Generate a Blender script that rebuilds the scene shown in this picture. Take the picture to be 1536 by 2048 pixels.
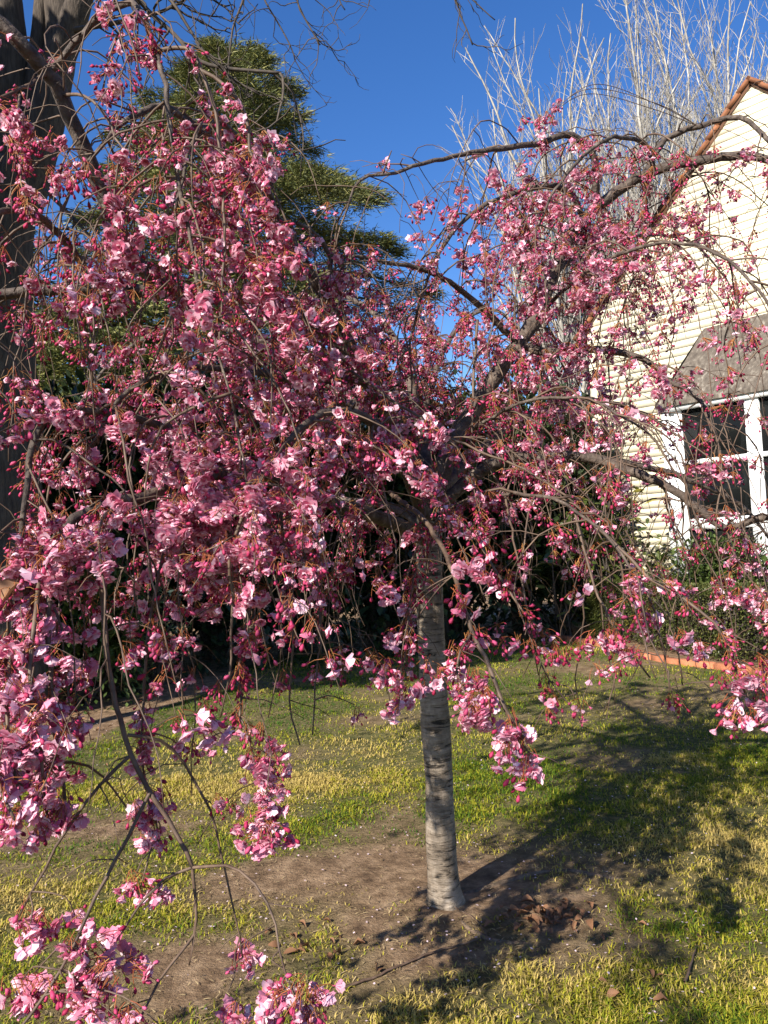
import bpy, math
import numpy as np
from mathutils import Vector, Matrix

rng = np.random.default_rng(11)
R = math.radians
for o in list(bpy.data.objects):
    bpy.data.objects.remove(o)
scene = bpy.context.scene
COL = scene.collection

# ------------------------------------------------------------------ camera
CAM = np.array([0.0, 0.0, 1.6])
PITCH, ROLL, FPX = R(2.44), R(3.0), 1547.0
fw = np.array([0, math.cos(PITCH), math.sin(PITCH)])
r0 = np.array([1.0, 0, 0]); u0 = np.array([0, -math.sin(PITCH), math.cos(PITCH)])
cu = u0 * math.cos(ROLL) + r0 * math.sin(ROLL)
cr = r0 * math.cos(ROLL) - u0 * math.sin(ROLL)
cam_d = bpy.data.cameras.new('camera')
cam = bpy.data.objects.new('camera', cam_d); COL.objects.link(cam)
cam.matrix_world = Matrix(((cr[0], cu[0], -fw[0], CAM[0]), (cr[1], cu[1], -fw[1], CAM[1]),
                           (cr[2], cu[2], -fw[2], CAM[2]), (0, 0, 0, 1)))
cam_d.sensor_fit = 'VERTICAL'; cam_d.sensor_height = 36.0
cam_d.lens = 36.0 * FPX / 2048.0
cam_d.clip_start = 0.05; cam_d.clip_end = 3000
scene.camera = cam

# ------------------------------------------------------------------ light
SUN_EL = R(33); SUN_AZ = np.array([-0.63, -0.777])       # direction towards the sun on the ground
w = bpy.data.worlds.new('World'); scene.world = w; w.use_nodes = True
nt = w.node_tree; bg = nt.nodes['Background']
sky = nt.nodes.new('ShaderNodeTexSky'); sky.sky_type = 'NISHITA'; sky.sun_disc = False
sky.sun_elevation = SUN_EL
sky.sun_rotation = math.atan2(SUN_AZ[0], SUN_AZ[1])
sky.air_density = 1.0; sky.dust_density = 0.2; sky.ozone_density = 3.0
hsv = nt.nodes.new('ShaderNodeHueSaturation'); hsv.inputs['Saturation'].default_value = 1.28; hsv.inputs['Hue'].default_value = 0.512
nt.links.new(sky.outputs[0], hsv.inputs['Color']); nt.links.new(hsv.outputs[0], bg.inputs[0]); bg.inputs[1].default_value = 0.088
sd = bpy.data.lights.new('sun', 'SUN'); sd.energy = 5.0; sd.angle = R(0.53); sd.color = (1.0, 0.94, 0.84)
so = bpy.data.objects.new('sun', sd); COL.objects.link(so)
sv = Vector((SUN_AZ[0] * math.cos(SUN_EL), SUN_AZ[1] * math.cos(SUN_EL), math.sin(SUN_EL)))
so.rotation_euler = sv.to_track_quat('Z', 'Y').to_euler(); so.location = (-8, -10, 14)
scene.view_settings.view_transform = 'Standard'; scene.view_settings.look = 'None'
scene.view_settings.exposure = 1.15; scene.view_settings.gamma = 1.0
scene.view_settings.use_curve_mapping = False
scene.render.engine = 'CYCLES'
scene.cycles.max_bounces = 6; scene.cycles.diffuse_bounces = 3; scene.cycles.glossy_bounces = 2
scene.cycles.transmission_bounces = 4; scene.cycles.transparent_max_bounces = 4
scene.cycles.use_denoising = True

# ------------------------------------------------------------------ helpers
def at(px, py, depth):
    d = fw + cr * ((px - 768) / FPX) + cu * ((1024 - py) / FPX)
    return CAM + d * (depth / d[1])
def gnd(px, py):
    d = fw + cr * ((px - 768) / FPX) + cu * ((1024 - py) / FPX)
    return CAM + d * (-CAM[2] / d[2])
def proj(P):
    v = np.asarray(P) - CAM
    d = np.maximum(v @ fw, 1e-3)
    return 768 + FPX * (v @ cr) / d, 1024 - FPX * (v @ cu) / d, v @ fw
def nrm(v):
    return v / (np.linalg.norm(v, axis=-1, keepdims=True) + 1e-12)
_hash = np.random.default_rng(5).random((256, 256))
def vnoise(x, y):
    x = np.asarray(x, float); y = np.asarray(y, float)
    xi = np.floor(x).astype(int); yi = np.floor(y).astype(int); fx = x - xi; fy = y - yi
    fx = fx * fx * (3 - 2 * fx); fy = fy * fy * (3 - 2 * fy)
    h = lambda a, b: _hash[a & 255, b & 255]
    return (h(xi, yi) * (1 - fx) + h(xi + 1, yi) * fx) * (1 - fy) + (h(xi, yi + 1) * (1 - fx) + h(xi + 1, yi + 1) * fx) * fy
def fbm(x, y, o=3):
    s = 0; a = 0.5; t = 0
    for k in range(o):
        s = s + a * vnoise(x * 2 ** k + 17 * k, y * 2 ** k + 31 * k); t += a; a *= 0.55
    return s / t

class MB:
    def __init__(s): s.V = []; s.T = []; s.Q = []; s.mt = []; s.mq = []; s.n = 0; s.C = []
    def add(s, V, T=None, Q=None, m=0, col=None):
        V = np.asarray(V, float).reshape(-1, 3)
        if T is not None and len(T):
            T = np.asarray(T, int).reshape(-1, 3); s.T.append(T + s.n); s.mt.append(np.full(len(T), 0, int) + m)
        if Q is not None and len(Q):
            Q = np.asarray(Q, int).reshape(-1, 4); s.Q.append(Q + s.n); s.mq.append(np.full(len(Q), 0, int) + m)
        s.V.append(V); s.n += len(V)
        if col is not None: s.C.append(np.broadcast_to(col, (len(V), 3)))
        return s
    def arrays(s):
        V = np.concatenate(s.V) if s.V else np.zeros((0, 3))
        T = np.concatenate(s.T) if s.T else np.zeros((0, 3), int); Q = np.concatenate(s.Q) if s.Q else np.zeros((0, 4), int)
        mt = np.concatenate(s.mt) if s.mt else np.zeros(0, int); mq = np.concatenate(s.mq) if s.mq else np.zeros(0, int)
        return V, T, Q, mt, mq
    def mesh(s, name, mats, smooth=False):
        V, T, Q, mt, mq = s.arrays()
        me = bpy.data.meshes.new(name)
        nl = 3 * len(T) + 4 * len(Q)
        me.vertices.add(len(V)); me.vertices.foreach_set('co', V.astype(np.float32).ravel())
        me.loops.add(nl); me.loops.foreach_set('vertex_index', np.concatenate([T.ravel(), Q.ravel()]).astype(np.int32))
        me.polygons.add(len(T) + len(Q))
        st = np.concatenate([np.arange(len(T)) * 3, 3 * len(T) + np.arange(len(Q)) * 4]).astype(np.int32)
        me.polygons.foreach_set('loop_start', st)
        me.polygons.foreach_set('material_index', np.concatenate([mt, mq]).astype(np.int32))
        if smooth: me.polygons.foreach_set('use_smooth', np.ones(len(T) + len(Q), bool))
        for m in (mats if isinstance(mats, (list, tuple)) else [mats]): me.materials.append(m)
        if s.C:
            c = np.concatenate(s.C); a = me.attributes.new('col', 'FLOAT_COLOR', 'POINT')
            a.data.foreach_set('color', np.hstack([c, np.ones((len(c), 1))]).astype(np.float32).ravel())
        me.update(calc_edges=True)
        return me
    def build(s, name, mats, parent=None, smooth=False, loc=None):
        me = s.mesh(name, mats, smooth)
        return link(name, me, parent, loc)

def link(name, me, parent=None, loc=None):
    o = bpy.data.objects.new(name, me); COL.objects.link(o)
    if parent is not None: o.parent = parent
    if loc is not None: o.location = loc
    return o
def tag(o, label=None, cat=None, group=None, kind=None):
    if label: o['label'] = label
    if cat: o['category'] = cat
    if group: o['group'] = group
    if kind: o['kind'] = kind
    return o
def empty(name, label, cat, group=None, loc=(0, 0, 0)):
    o = bpy.data.objects.new(name, None); COL.objects.link(o); o.location = loc
    o.empty_display_size = 0.1
    return tag(o, label, cat, group)

def catmull(P, step=0.05):
    P = np.asarray(P, float)
    if len(P) < 3: 
        n = max(2, int(np.linalg.norm(P[-1, :3] - P[0, :3]) / step) + 1)
        return P[0] + (P[-1] - P[0]) * np.linspace(0, 1, n)[:, None]
    E = np.vstack([2 * P[0] - P[1], P, 2 * P[-1] - P[-2]]); out = []
    for i in range(1, len(E) - 2):
        a, b, c, d = E[i - 1:i + 3]
        n = max(2, int(np.linalg.norm((c - b)[:3]) / step))
        t = np.linspace(0, 1, n, endpoint=False)[:, None]
        out.append(0.5 * (2 * b + (c - a) * t + (2 * a - 5 * b + 4 * c - d) * t ** 2 + (3 * b - a - 3 * c + d) * t ** 3))
    out.append(P[-1:])
    return np.vstack(out)
def tube(mb, P, rad, sides=6, m=0, cap=True, lump=0.0):
    P = np.asarray(P, float); n = len(P)
    rad = np.linspace(rad[0], rad[1], n) if isinstance(rad, tuple) else np.broadcast_to(np.asarray(rad, float), (n,))
    T = nrm(np.gradient(P, axis=0))
    ref = np.where(np.abs(T[:, 2:3]) < 0.9, np.array([[0, 0, 1.0]]), np.array([[1.0, 0, 0]]))
    # steady frame: carry the first reference along
    A = np.zeros_like(P); a = nrm(np.cross(T[0], ref[0]))
    for i in range(n):
        a = a - T[i] * (a @ T[i]); a = a / (np.linalg.norm(a) + 1e-9); A[i] = a
    B = np.cross(T, A)
    th = np.arange(sides) / sides * 2 * np.pi
    rr = rad[:, None] * np.ones((1, sides))
    if lump: rr = rr * (1 + lump * (rng.random((n, sides)) - 0.5))
    V = P[:, None] + rr[..., None] * (np.cos(th)[None, :, None] * A[:, None] + np.sin(th)[None, :, None] * B[:, None])
    i = np.arange(n - 1)[:, None] * sides; j = np.arange(sides)[None]; k = (j + 1) % sides
    Q = np.stack([i + j, i + k, i + sides + k, i + sides + j], -1).reshape(-1, 4)
    V = V.reshape(-1, 3); Tr = None
    if cap:
        V = np.vstack([V, P[-1]]); b = (n - 1) * sides
        Tr = np.stack([b + np.arange(sides), b + (np.arange(sides) + 1) % sides, np.full(sides, n * sides)], -1)
    mb.add(V, Tr, Q, m)
def box(mb, p0, ex, ey, ez, m=0):
    c = [np.asarray(p0) + a * np.asarray(ex) + b * np.asarray(ey) + d * np.asarray(ez) for d in (0, 1) for b in (0, 1) for a in (0, 1)]
    mb.add(c, None, [[0, 2, 3, 1], [4, 5, 7, 6], [0, 1, 5, 4], [2, 6, 7, 3], [0, 4, 6, 2], [1, 3, 7, 5]], m)
def scatter(mb, base, pos, dirs, size, m=0, cols=None, up=None):
    """copies of a small mesh base=(V,T,Q), local +X along dirs; joined into mb"""
    V, T, Q = base; n = len(pos); nv = len(V)
    X = nrm(dirs); U = np.tile([0, 0, 1.0], (n, 1)) if up is None else up
    Y = nrm(np.cross(U, X) + 1e-6); Z = np.cross(X, Y)
    W = (V[None, :, 0:1] * X[:, None] + V[None, :, 1:2] * Y[:, None] + V[None, :, 2:3] * Z[:, None]) * np.asarray(size).reshape(-1, 1, 1) + pos[:, None]
    off = (np.arange(n) * nv)[:, None, None]
    mb.add(W.reshape(-1, 3), (T[None] + off).reshape(-1, 3) if len(T) else None, (Q[None] + off).reshape(-1, 4) if len(Q) else None, m,
           None if cols is None else np.repeat(cols, nv, axis=0))

# ------------------------------------------------------------------ materials
def newmat(name):
    m = bpy.data.materials.new(name); m.use_nodes = True
    return m, m.node_tree, m.node_tree.nodes['Principled BSDF']
def ramp(nt, stops):
    r = nt.nodes.new('ShaderNodeValToRGB'); e = r.color_ramp.elements
    while len(e) < len(stops): e.new(0.5)
    for k, (p, c) in enumerate(stops): e[k].position = p; e[k].color = (*c, 1)
    return r
def noise_mat(name, stops, scale=(1, 1, 1), nscale=5.0, detail=4, rough=0.85, bump=0.0, bscale=None, coord='Object', spec=0.3):
    m, nt, b = newmat(name); L = nt.links
    tc = nt.nodes.new('ShaderNodeTexCoord'); mp = nt.nodes.new('ShaderNodeMapping'); mp.inputs['Scale'].default_value = scale
    n = nt.nodes.new('ShaderNodeTexNoise'); n.inputs['Scale'].default_value = nscale; n.inputs['Detail'].default_value = detail; n.inputs['Roughness'].default_value = 0.65
    r = ramp(nt, stops)
    L.new(tc.outputs[coord], mp.inputs[0]); L.new(mp.outputs[0], n.inputs[0]); L.new(n.outputs[0], r.inputs[0]); L.new(r.outputs[0], b.inputs['Base Color'])
    b.inputs['Roughness'].default_value = rough; b.inputs['Specular IOR Level'].default_value = spec
    if bump:
        n2 = nt.nodes.new('ShaderNodeTexNoise'); n2.inputs['Scale'].default_value = bscale or nscale * 3; n2.inputs['Detail'].default_value = 5
        bp = nt.nodes.new('ShaderNodeBump'); bp.inputs['Strength'].default_value = bump; bp.inputs['Distance'].default_value = 0.02
        L.new(mp.outputs[0], n2.inputs[0]); L.new(n2.outputs[0], bp.inputs['Height']); L.new(bp.outputs[0], b.inputs['Normal'])
    return m
def leaf_mat(name, stops, trans=0.25, rough=0.5, attr=None, spec=0.3):
    """thin leaf or petal: colour differs from piece to piece, some light passes through"""
    m, nt, b = newmat(name); L = nt.links
    if attr:
        src = nt.nodes.new('ShaderNodeAttribute'); src.attribute_name = attr; out = src.outputs['Color']
    else:
        g = nt.nodes.new('ShaderNodeNewGeometry'); r = ramp(nt, stops); L.new(g.outputs['Random Per Island'], r.inputs[0]); out = r.outputs[0]
    L.new(out, b.inputs['Base Color']); b.inputs['Roughness'].default_value = rough; b.inputs['Specular IOR Level'].default_value = spec
    if trans:
        t = nt.nodes.new('ShaderNodeBsdfTranslucent'); L.new(out, t.inputs[0])
        mx = nt.nodes.new('ShaderNodeMixShader'); mx.inputs[0].default_value = trans
        o = nt.nodes['Material Output']
        L.new(b.outputs[0], mx.inputs[1]); L.new(t.outputs[0], mx.inputs[2]); L.new(mx.outputs[0], o.inputs[0])
    return m

M_petal = leaf_mat('petal', [(0, (0.58, 0.11, 0.21)), (0.25, (0.74, 0.27, 0.38)), (0.6, (0.84, 0.50, 0.60)), (1, (0.91, 0.72, 0.77))], 0.36, 0.7, spec=.08)
M_bud = leaf_mat('bud', [(0, (0.20, 0.012, 0.035)), (0.5, (0.38, 0.03, 0.09)), (1, (0.58, 0.11, 0.22))], 0.12, 0.5, spec=.15)
M_stalk = leaf_mat('stalk', [(0, (0.22, 0.05, 0.02)), (0.6, (0.30, 0.09, 0.03)), (1, (0.34, 0.19, 0.05))], 0.0, 0.6)
M_twig = noise_mat('twig_bark', [(0.3, (0.055, 0.032, 0.022)), (0.7, (0.15, 0.10, 0.068))], nscale=20, rough=0.6)
M_limb = noise_mat('limb_bark', [(0.3, (0.035, 0.024, 0.019)), (0.55, (0.085, 0.062, 0.048)), (0.75, (0.20, 0.16, 0.125))], nscale=22, detail=6, rough=0.7, bump=.6, bscale=50)
M_root = noise_mat('soil_covered_root', [(0.3, (0.085, 0.058, 0.038)), (0.7, (0.22, 0.155, 0.10))], nscale=25, detail=6, rough=0.95, bump=.8, bscale=60)
M_greybark = noise_mat('grey_bark', [(0.3, (0.028, 0.021, 0.017)), (0.7, (0.095, 0.074, 0.056))], (6, 6, 1.0), 5, 6, 0.9, 1.0, 9)
M_poplar = noise_mat('poplar_bark', [(0.3, (0.10, 0.085, 0.07)), (0.66, (0.46, 0.43, 0.38))], (1, 1, 0.5), 3, 4, 0.85)
M_darkbranch = noise_mat('dark_branch', [(0.3, (0.035, 0.028, 0.024)), (0.7, (0.09, 0.07, 0.055))], nscale=15)
M_dead = leaf_mat('dead_leaf', [(0, (0.10, 0.045, 0.022)), (0.6, (0.22, 0.11, 0.055)), (1, (0.36, 0.22, 0.13))], 0.15, 0.7)

def cherry_bark():
    m, nt, b = newmat('cherry_bark'); L = nt.links
    tc = nt.nodes.new('ShaderNodeTexCoord')
    def nz(sc, s, d=5):
        mp = nt.nodes.new('ShaderNodeMapping'); mp.inputs['Scale'].default_value = sc; L.new(tc.outputs['Object'], mp.inputs[0])
        n = nt.nodes.new('ShaderNodeTexNoise'); n.inputs['Scale'].default_value = s; n.inputs['Detail'].default_value = d; n.inputs['Roughness'].default_value = 0.7
        L.new(mp.outputs[0], n.inputs[0]); return n
    a = nz((1, 1, .6), 9); lent = nz((1, 1, 6), 9, 7); lent.inputs['Distortion'].default_value = .8; fine = nz((1, 1, 5), 40, 3)
    base = ramp(nt, [(0.3, (0.10, 0.076, 0.055)), (0.5, (0.23, 0.185, 0.14)), (0.72, (0.42, 0.355, 0.285))]); L.new(a.outputs[0], base.inputs[0])
    dk = ramp(nt, [(0.38, (0.06, 0.05, 0.04)), (0.46, (0.75, 0.72, 0.68)), (0.6, (1, 1, 1)), (0.72, (1.35, 1.3, 1.25))]); L.new(lent.outputs[0], dk.inputs[0])
    mx = nt.nodes.new('ShaderNodeMix'); mx.data_type = 'RGBA'; mx.blend_type = 'MULTIPLY'; mx.inputs[0].default_value = 1
    L.new(base.outputs[0], mx.inputs[6]); L.new(dk.outputs[0], mx.inputs[7]); L.new(mx.outputs[2], b.inputs['Base Color'])
    add = nt.nodes.new('ShaderNodeMath'); add.operation = 'MULTIPLY_ADD'; add.inputs[1].default_value = 0.35
    L.new(fine.outputs[0], add.inputs[0]); L.new(lent.outputs[0], add.inputs[2])
    bp = nt.nodes.new('ShaderNodeBump'); bp.inputs['Strength'].default_value = 0.9; bp.inputs['Distance'].default_value = 0.012
    L.new(add.outputs[0], bp.inputs['Height']); L.new(bp.outputs[0], b.inputs['Normal'])
    b.inputs['Roughness'].default_value = 0.6; b.inputs['Specular IOR Level'].default_value = 0.35
    return m
M_cherry = cherry_bark()

# ------------------------------------------------------------------ ground
soil_spots = [(870, 1790, 0.75, 0.50, 1.0), (700, 1740, 0.60, 0.35, 0.8), (1010, 1720, 0.5, 0.4, 0.7), (240, 1660, 0.65, 0.30, 0.95), (120, 1720, .5, .3, .6),
              (330, 1930, 0.40, 0.30, 0.8), (250, 2030, .4, .3, .8), (1180, 1745, 0.35, 0.28, 0.75), (950, 1915, 0.5, 0.12, 0.8), (700, 1880, .4, .15, .5),
              (620, 1800, .45, .25, .6), (420, 1368, 0.7, 0.35, 1.0), (760, 1440, .5, .22, .8), (1090, 1860, .3, .16, .7), (520, 1600, .2, .15, .5), (1230, 1330, 1.6, .35, .6), (1480, 1390, .9, .5, .5)]
_sp = [(gnd(a, b)[:2], sx, sy, k) for a, b, sx, sy, k in soil_spots]
bedline = [gnd(-500, 1640), gnd(0, 1560), gnd(170, 1490), gnd(300, 1425), gnd(440, 1378), gnd(500, 1330), gnd(560, 1312), gnd(760, 1296), gnd(1130, 1272)]
bx = np.array([p[0] for p in bedline]); by = np.array([p[1] for p in bedline])
def bed_depth(x): return np.interp(x, bx, by)
edge_px = [(1085, 1272), (1130, 1280), (1200, 1291), (1240, 1303), (1300, 1318), (1370, 1330), (1440, 1338), (1500, 1345), (1580, 1358), (1700, 1385)]
edge = catmull([gnd(a, b) for a, b in edge_px], 0.05)
def soilness(x, y):
    s = np.zeros_like(x)
    n = fbm(x * 2.3, y * 2.3)
    for c, sx, sy, k in _sp:
        d = ((x - c[0]) / sx) ** 2 + ((y - c[1]) / sy) ** 2
        s = np.maximum(s, k * np.exp(-d * 0.8))
    s = s * (0.55 + 0.9 * n) + np.clip((fbm(x * 1.3 + 9, y * 1.3) - 0.58) * 3, 0, 0.6)
    s = np.where(y > bed_depth(x) + 0.25 * (n - 0.5), 1.0, s)
    ey = np.interp(x, edge[::-1, 0] if edge[0, 0] > edge[-1, 0] else edge[:, 0], edge[::-1, 1] if edge[0, 0] > edge[-1, 0] else edge[:, 1])
    s = np.where((x > edge[0, 0]) & (y > ey), 1.0, s)
    return np.clip(s, 0, 1)
def gz(x, y):
    near = np.exp(-((x - .3) ** 2 + (y - 3.43) ** 2) / 0.5)
    z = 0.05 * (fbm(x * .7, y * .7) - .5) + 0.022 * (fbm(x * 4, y * 4) - .5) + 0.03 * near
    far = np.clip((np.hypot(x, y) - 18) / 10, 0, 1)
    return z * (1 - far)
gx = np.unique(np.concatenate([[-900, -400, -200, -100, -60, -40, -25], np.linspace(-16, -4, 25), np.arange(-4, 5.6, 0.055), np.linspace(6, 16, 20), [25, 40, 60, 100, 200, 400, 900]]))
gy = np.unique(np.concatenate([[-300, -100, -50, -20, -8, -3, 0], np.arange(0.5, 2, .25), np.arange(2, 7, 0.045), np.arange(7, 15, .12), np.linspace(16, 30, 16), [40, 60, 100, 200, 400, 900, 1800]]))
X, Y = np.meshgrid(gx, gy); S = soilness(X, Y); Z = gz(X, Y)
nxg = len(gx); i = np.arange(len(gy) - 1)[:, None] * nxg; j = np.arange(nxg - 1)[None]
Q = np.stack([i + j, i + j + 1, i + nxg + j + 1, i + nxg + j], -1).reshape(-1, 4)
mb = MB(); mb.add(np.stack([X, Y, Z], -1).reshape(-1, 3), None, Q, 0, np.repeat(S.reshape(-1, 1), 3, 1))
def ground_mat():
    m, nt, b = newmat('soil_and_thatch'); L = nt.links
    at_ = nt.nodes.new('ShaderNodeAttribute'); at_.attribute_name = 'col'
    tc = nt.nodes.new('ShaderNodeTexCoord')
    def nz(s, d=6):
        n = nt.nodes.new('ShaderNodeTexNoise'); n.inputs['Scale'].default_value = s; n.inputs['Detail'].default_value = d; n.inputs['Roughness'].default_value = 0.7
        L.new(tc.outputs['Object'], n.inputs[0]); return n
    soil = ramp(nt, [(0.30, (0.07, 0.042, 0.024)), (0.48, (0.20, 0.128, 0.074)), (0.7, (0.38, 0.26, 0.16))]); n1 = nz(9, 8); L.new(n1.outputs[0], soil.inputs[0])
    th = ramp(nt, [(0.3, (0.045, 0.05, 0.014)), (0.5, (0.10, 0.095, 0.03)), (0.72, (0.26, 0.20, 0.09))]); n2 = nz(22, 8); L.new(n2.outputs[0], th.inputs[0])
    mx = nt.nodes.new('ShaderNodeMix'); mx.data_type = 'RGBA'
    L.new(at_.outputs['Fac'], mx.inputs[0]); L.new(th.outputs[0], mx.inputs[6]); L.new(soil.outputs[0], mx.inputs[7]); L.new(mx.outputs[2], b.inputs['Base Color'])
    bp = nt.nodes.new('ShaderNodeBump'); bp.inputs['Strength'].default_value = 1.0; bp.inputs['Distance'].default_value = 0.03
    n3 = nz(45, 8); L.new(n3.outputs[0], bp.inputs['Height']); L.new(bp.outputs[0], b.inputs['Normal'])
    b.inputs['Roughness'].default_value = 0.95; b.inputs['Specular IOR Level'].default_value = 0.15
    return m
M_ground = ground_mat()
tag(mb.build('ground', M_ground, smooth=True), kind='structure')

# grass blades
def grass():
    n1, n2 = 330000, 230000
    y = np.concatenate([2.1 + 3.6 * rng.random(n1) ** 1.25, 5.2 + 9.0 * rng.random(n2) ** 1.1])
    x = (rng.random(n1 + n2) * 2 - 1) * (0.58 * y + 0.35)
    # tufts
    s = soilness(x, y); tuft = fbm(x * 7 + 3, y * 7 + 8, 2)
    dens = np.maximum((1 - s) ** 1.6, .05 * (s < .995)) * np.clip(0.25 + 1.9 * (tuft - 0.25), 0.08, 1)
    keep = rng.random(len(x)) < dens * 0.75
    x, y, s, tuft = x[keep], y[keep], s[keep], tuft[keep]
    n = len(x); z = gz(x, y) - 0.004
    far = np.clip((y - 3) / 8, 0, 1)
    h = (0.012 + 0.024 * rng.random(n)) * (0.45 + 1.0 * tuft) * (1 - .35 * s) * (1 + 0.1 * far)
    wd = 0.0016 + 0.0012 * rng.random(n) + 0.0030 * far
    az = rng.random(n) * 2 * np.pi; lean = 0.3 + 1.5 * rng.random(n) ** 1.2
    dx, dy = np.cos(az), np.sin(az); sx, sy = -dy, dx
    b = np.stack([x, y, z], -1); D = np.stack([dx, dy, 0 * x], -1); Sd = np.stack([sx, sy, 0 * x], -1); up = np.array([0, 0, 1.0])
    mid = b + up * (h * .6)[:, None] + D * (h * lean * .35)[:, None]; tip = b + up * (h * (1 - .25 * lean))[:, None] + D * (h * lean)[:, None]
    V = np.stack([b - Sd * wd[:, None], b + Sd * wd[:, None], mid + Sd * (wd * .8)[:, None], mid - Sd * (wd * .8)[:, None], tip], 1)
    # colour: fresh green, yellow green, straw
    fresh = fbm(x * 1.1 + 40, y * 1.1 + 4, 3); rr = rng.random(n)
    yel = np.zeros(n)
    for px, py, sx_, sy_, k in [(650, 1560, 1.0, .75, .9), (600, 1500, 1.2, .9, .7), (450, 1780, .9, .4, .55), (1200, 1720, .9, .5, .6), (1250, 1960, 1.1, .35, .85), (900, 1990, .6, .3, .6), (1350, 1720, .8, .6, .45), (60, 1800, .5, .4, .7), (1400, 1400, 2, 1, .35)]:
        c = gnd(px, py); yel = np.maximum(yel, k * np.exp(-((x - c[0]) / sx_) ** 2 - ((y - c[1]) / sy_) ** 2))
    t = np.clip(yel * .6 + (fresh - .5) * 1.7 + .40 + (rr - .5) * .75 + .2 * s + .16 * np.clip((3.6 - y) / .8, 0, 1), 0, 1)
    g0, g1, g2, g3 = np.array([.045, .105, .014]), np.array([.14, .185, .013]), np.array([.37, .325, .028]), np.array([.48, .36, .115])
    c = np.where(t[:, None] < .4, g0 + (g1 - g0) * (t / .4)[:, None], np.where(t[:, None] < .75, g1 + (g2 - g1) * ((t - .4) / .35)[:, None], g2 + (g3 - g2) * ((t - .75) / .25)[:, None]))
    off = (np.arange(n) * 5)[:, None]
    m_ = MB(); m_.add(V.reshape(-1, 3), off + np.array([[3, 2, 4]]), off + np.array([[0, 1, 2, 3]]), 0, np.repeat(c, 5, 0))
    o = m_.build('grass', leaf_mat('grass_blade', None, 0.3, 0.6, 'col', 0.1))
    return tag(o, 'short patchy lawn grass, green with yellow and straw tufts', 'grass', kind='stuff'), n
_, n_grass = grass()

# ------------------------------------------------------------------ house
WD = np.array([0.69, -0.724, 0]); WD /= np.linalg.norm(WD); WN = np.array([WD[1], -WD[0], 0])   # along the wall, outward
P0 = at(1207, 1080, 14.0).copy(); P0[2] = 0
def WP(t, h, o=0.0): return P0 + WD * t + WN * o + np.array([0, 0, h])
def onwall(px, py, o=0.0):
    d = fw + cr * ((px - 768) / FPX) + cu * ((1024 - py) / FPX)
    k = ((P0 + WN * o - CAM) @ WN) / (d @ WN); p = CAM + d * k
    return (p - P0) @ WD, p[2]
tp, hp = onwall(1502, 170); te, he = onwall(1231, 640); he -= 0.0
M_siding = noise_mat('cream_paint', [(0.3, (0.66, 0.59, 0.42)), (0.7, (0.77, 0.70, 0.53))], (.4, .4, 3), 3, 5, 0.6, 0.15, 12)
M_white = noise_mat('white_paint', [(0.3, (0.74, 0.74, 0.72)), (0.7, (0.83, 0.83, 0.81))], (1, 1, 1), 4, 4, 0.5)
M_awning = noise_mat('weathered_grey_canvas', [(0.35, (0.062, 0.049, 0.038)), (0.55, (0.11, 0.09, 0.070)), (0.72, (0.25, 0.22, 0.18))], (3.5, 3.5, .7), 5, 8, 0.75)
M_tile = noise_mat('terracotta_tile', [(0.3, (0.11, 0.045, 0.022)), (0.7, (0.30, 0.12, 0.055))], nscale=4, rough=0.85, bump=.3)
M_roof = noise_mat('brown_roof', [(0.3, (0.10, 0.05, 0.03)), (0.7, (0.2, 0.1, 0.06))], nscale=5)
M_glass, _nt, _b = newmat('dark_glass'); _b.inputs['Base Color'].default_value = (0.008, 0.009, 0.009, 1); _b.inputs['Roughness'].default_value = 0.06; _b.inputs['Specular IOR Level'].default_value = 0.1
house = empty('house', 'cream clapboard house with steep gable, terracotta rake tiles and white bay window', 'house', loc=tuple(P0))
P0h = P0.copy()
def HP(t, h, o=0.0): return WP(t, h, o) - P0h
def hbox(name, t0, t1, h0, h1, o0, o1, mat, parent=None):
    m_ = MB(); box(m_, HP(t0, h0, o0), WD * (t1 - t0), WN * (o1 - o0), np.array([0, 0, h1 - h0])); return m_.build(name, mat, parent or house)
tr_ = 2 * tp
def tl(h): return 0.0 if h <= he else (h - he) / (hp - he) * tp
# backing wall and body
m_ = MB(); f_ = [HP(0.0, 0), HP(tr_, 0), HP(tr_, he), HP(tp, hp - .01), HP(0.0, he)]
bk = [p - WN * 7.0 for p in f_]; fr = [p - WN * 0.004 for p in f_]
m_.add(fr + bk, [[0, 1, 2], [0, 2, 4], [4, 2, 3], [5, 7, 6], [5, 9, 7], [9, 8, 7]], [[0, 5, 6, 1], [0, 4, 9, 5], [1, 6, 7, 2]])
m_.build('wall', M_siding, house)
EXP = 0.125; h = 0.12; nb = 0
while h < hp - 0.05:
    h2 = min(h + EXP + 0.02, hp - .01)
    a0, a1 = tl(h), tl(h2); b0, b1 = tr_ - tl(h), tr_ - tl(h2)
    jit = rng.normal() * .0015
    V = [HP(a0, h, 0), HP(b0, h, 0), HP(b1, h2, 0), HP(a1, h2, 0), HP(a0, h, .018 + jit), HP(b0, h, .018 + jit), HP(b1, h2, .004), HP(a1, h2, .004)]
    m_ = MB(); m_.add(V, None, [[4, 5, 6, 7], [0, 1, 5, 4], [0, 4, 7, 3], [1, 2, 6, 5], [3, 7, 6, 2]]); m_.build('clapboard', M_siding, house); h += EXP; nb += 1
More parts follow.
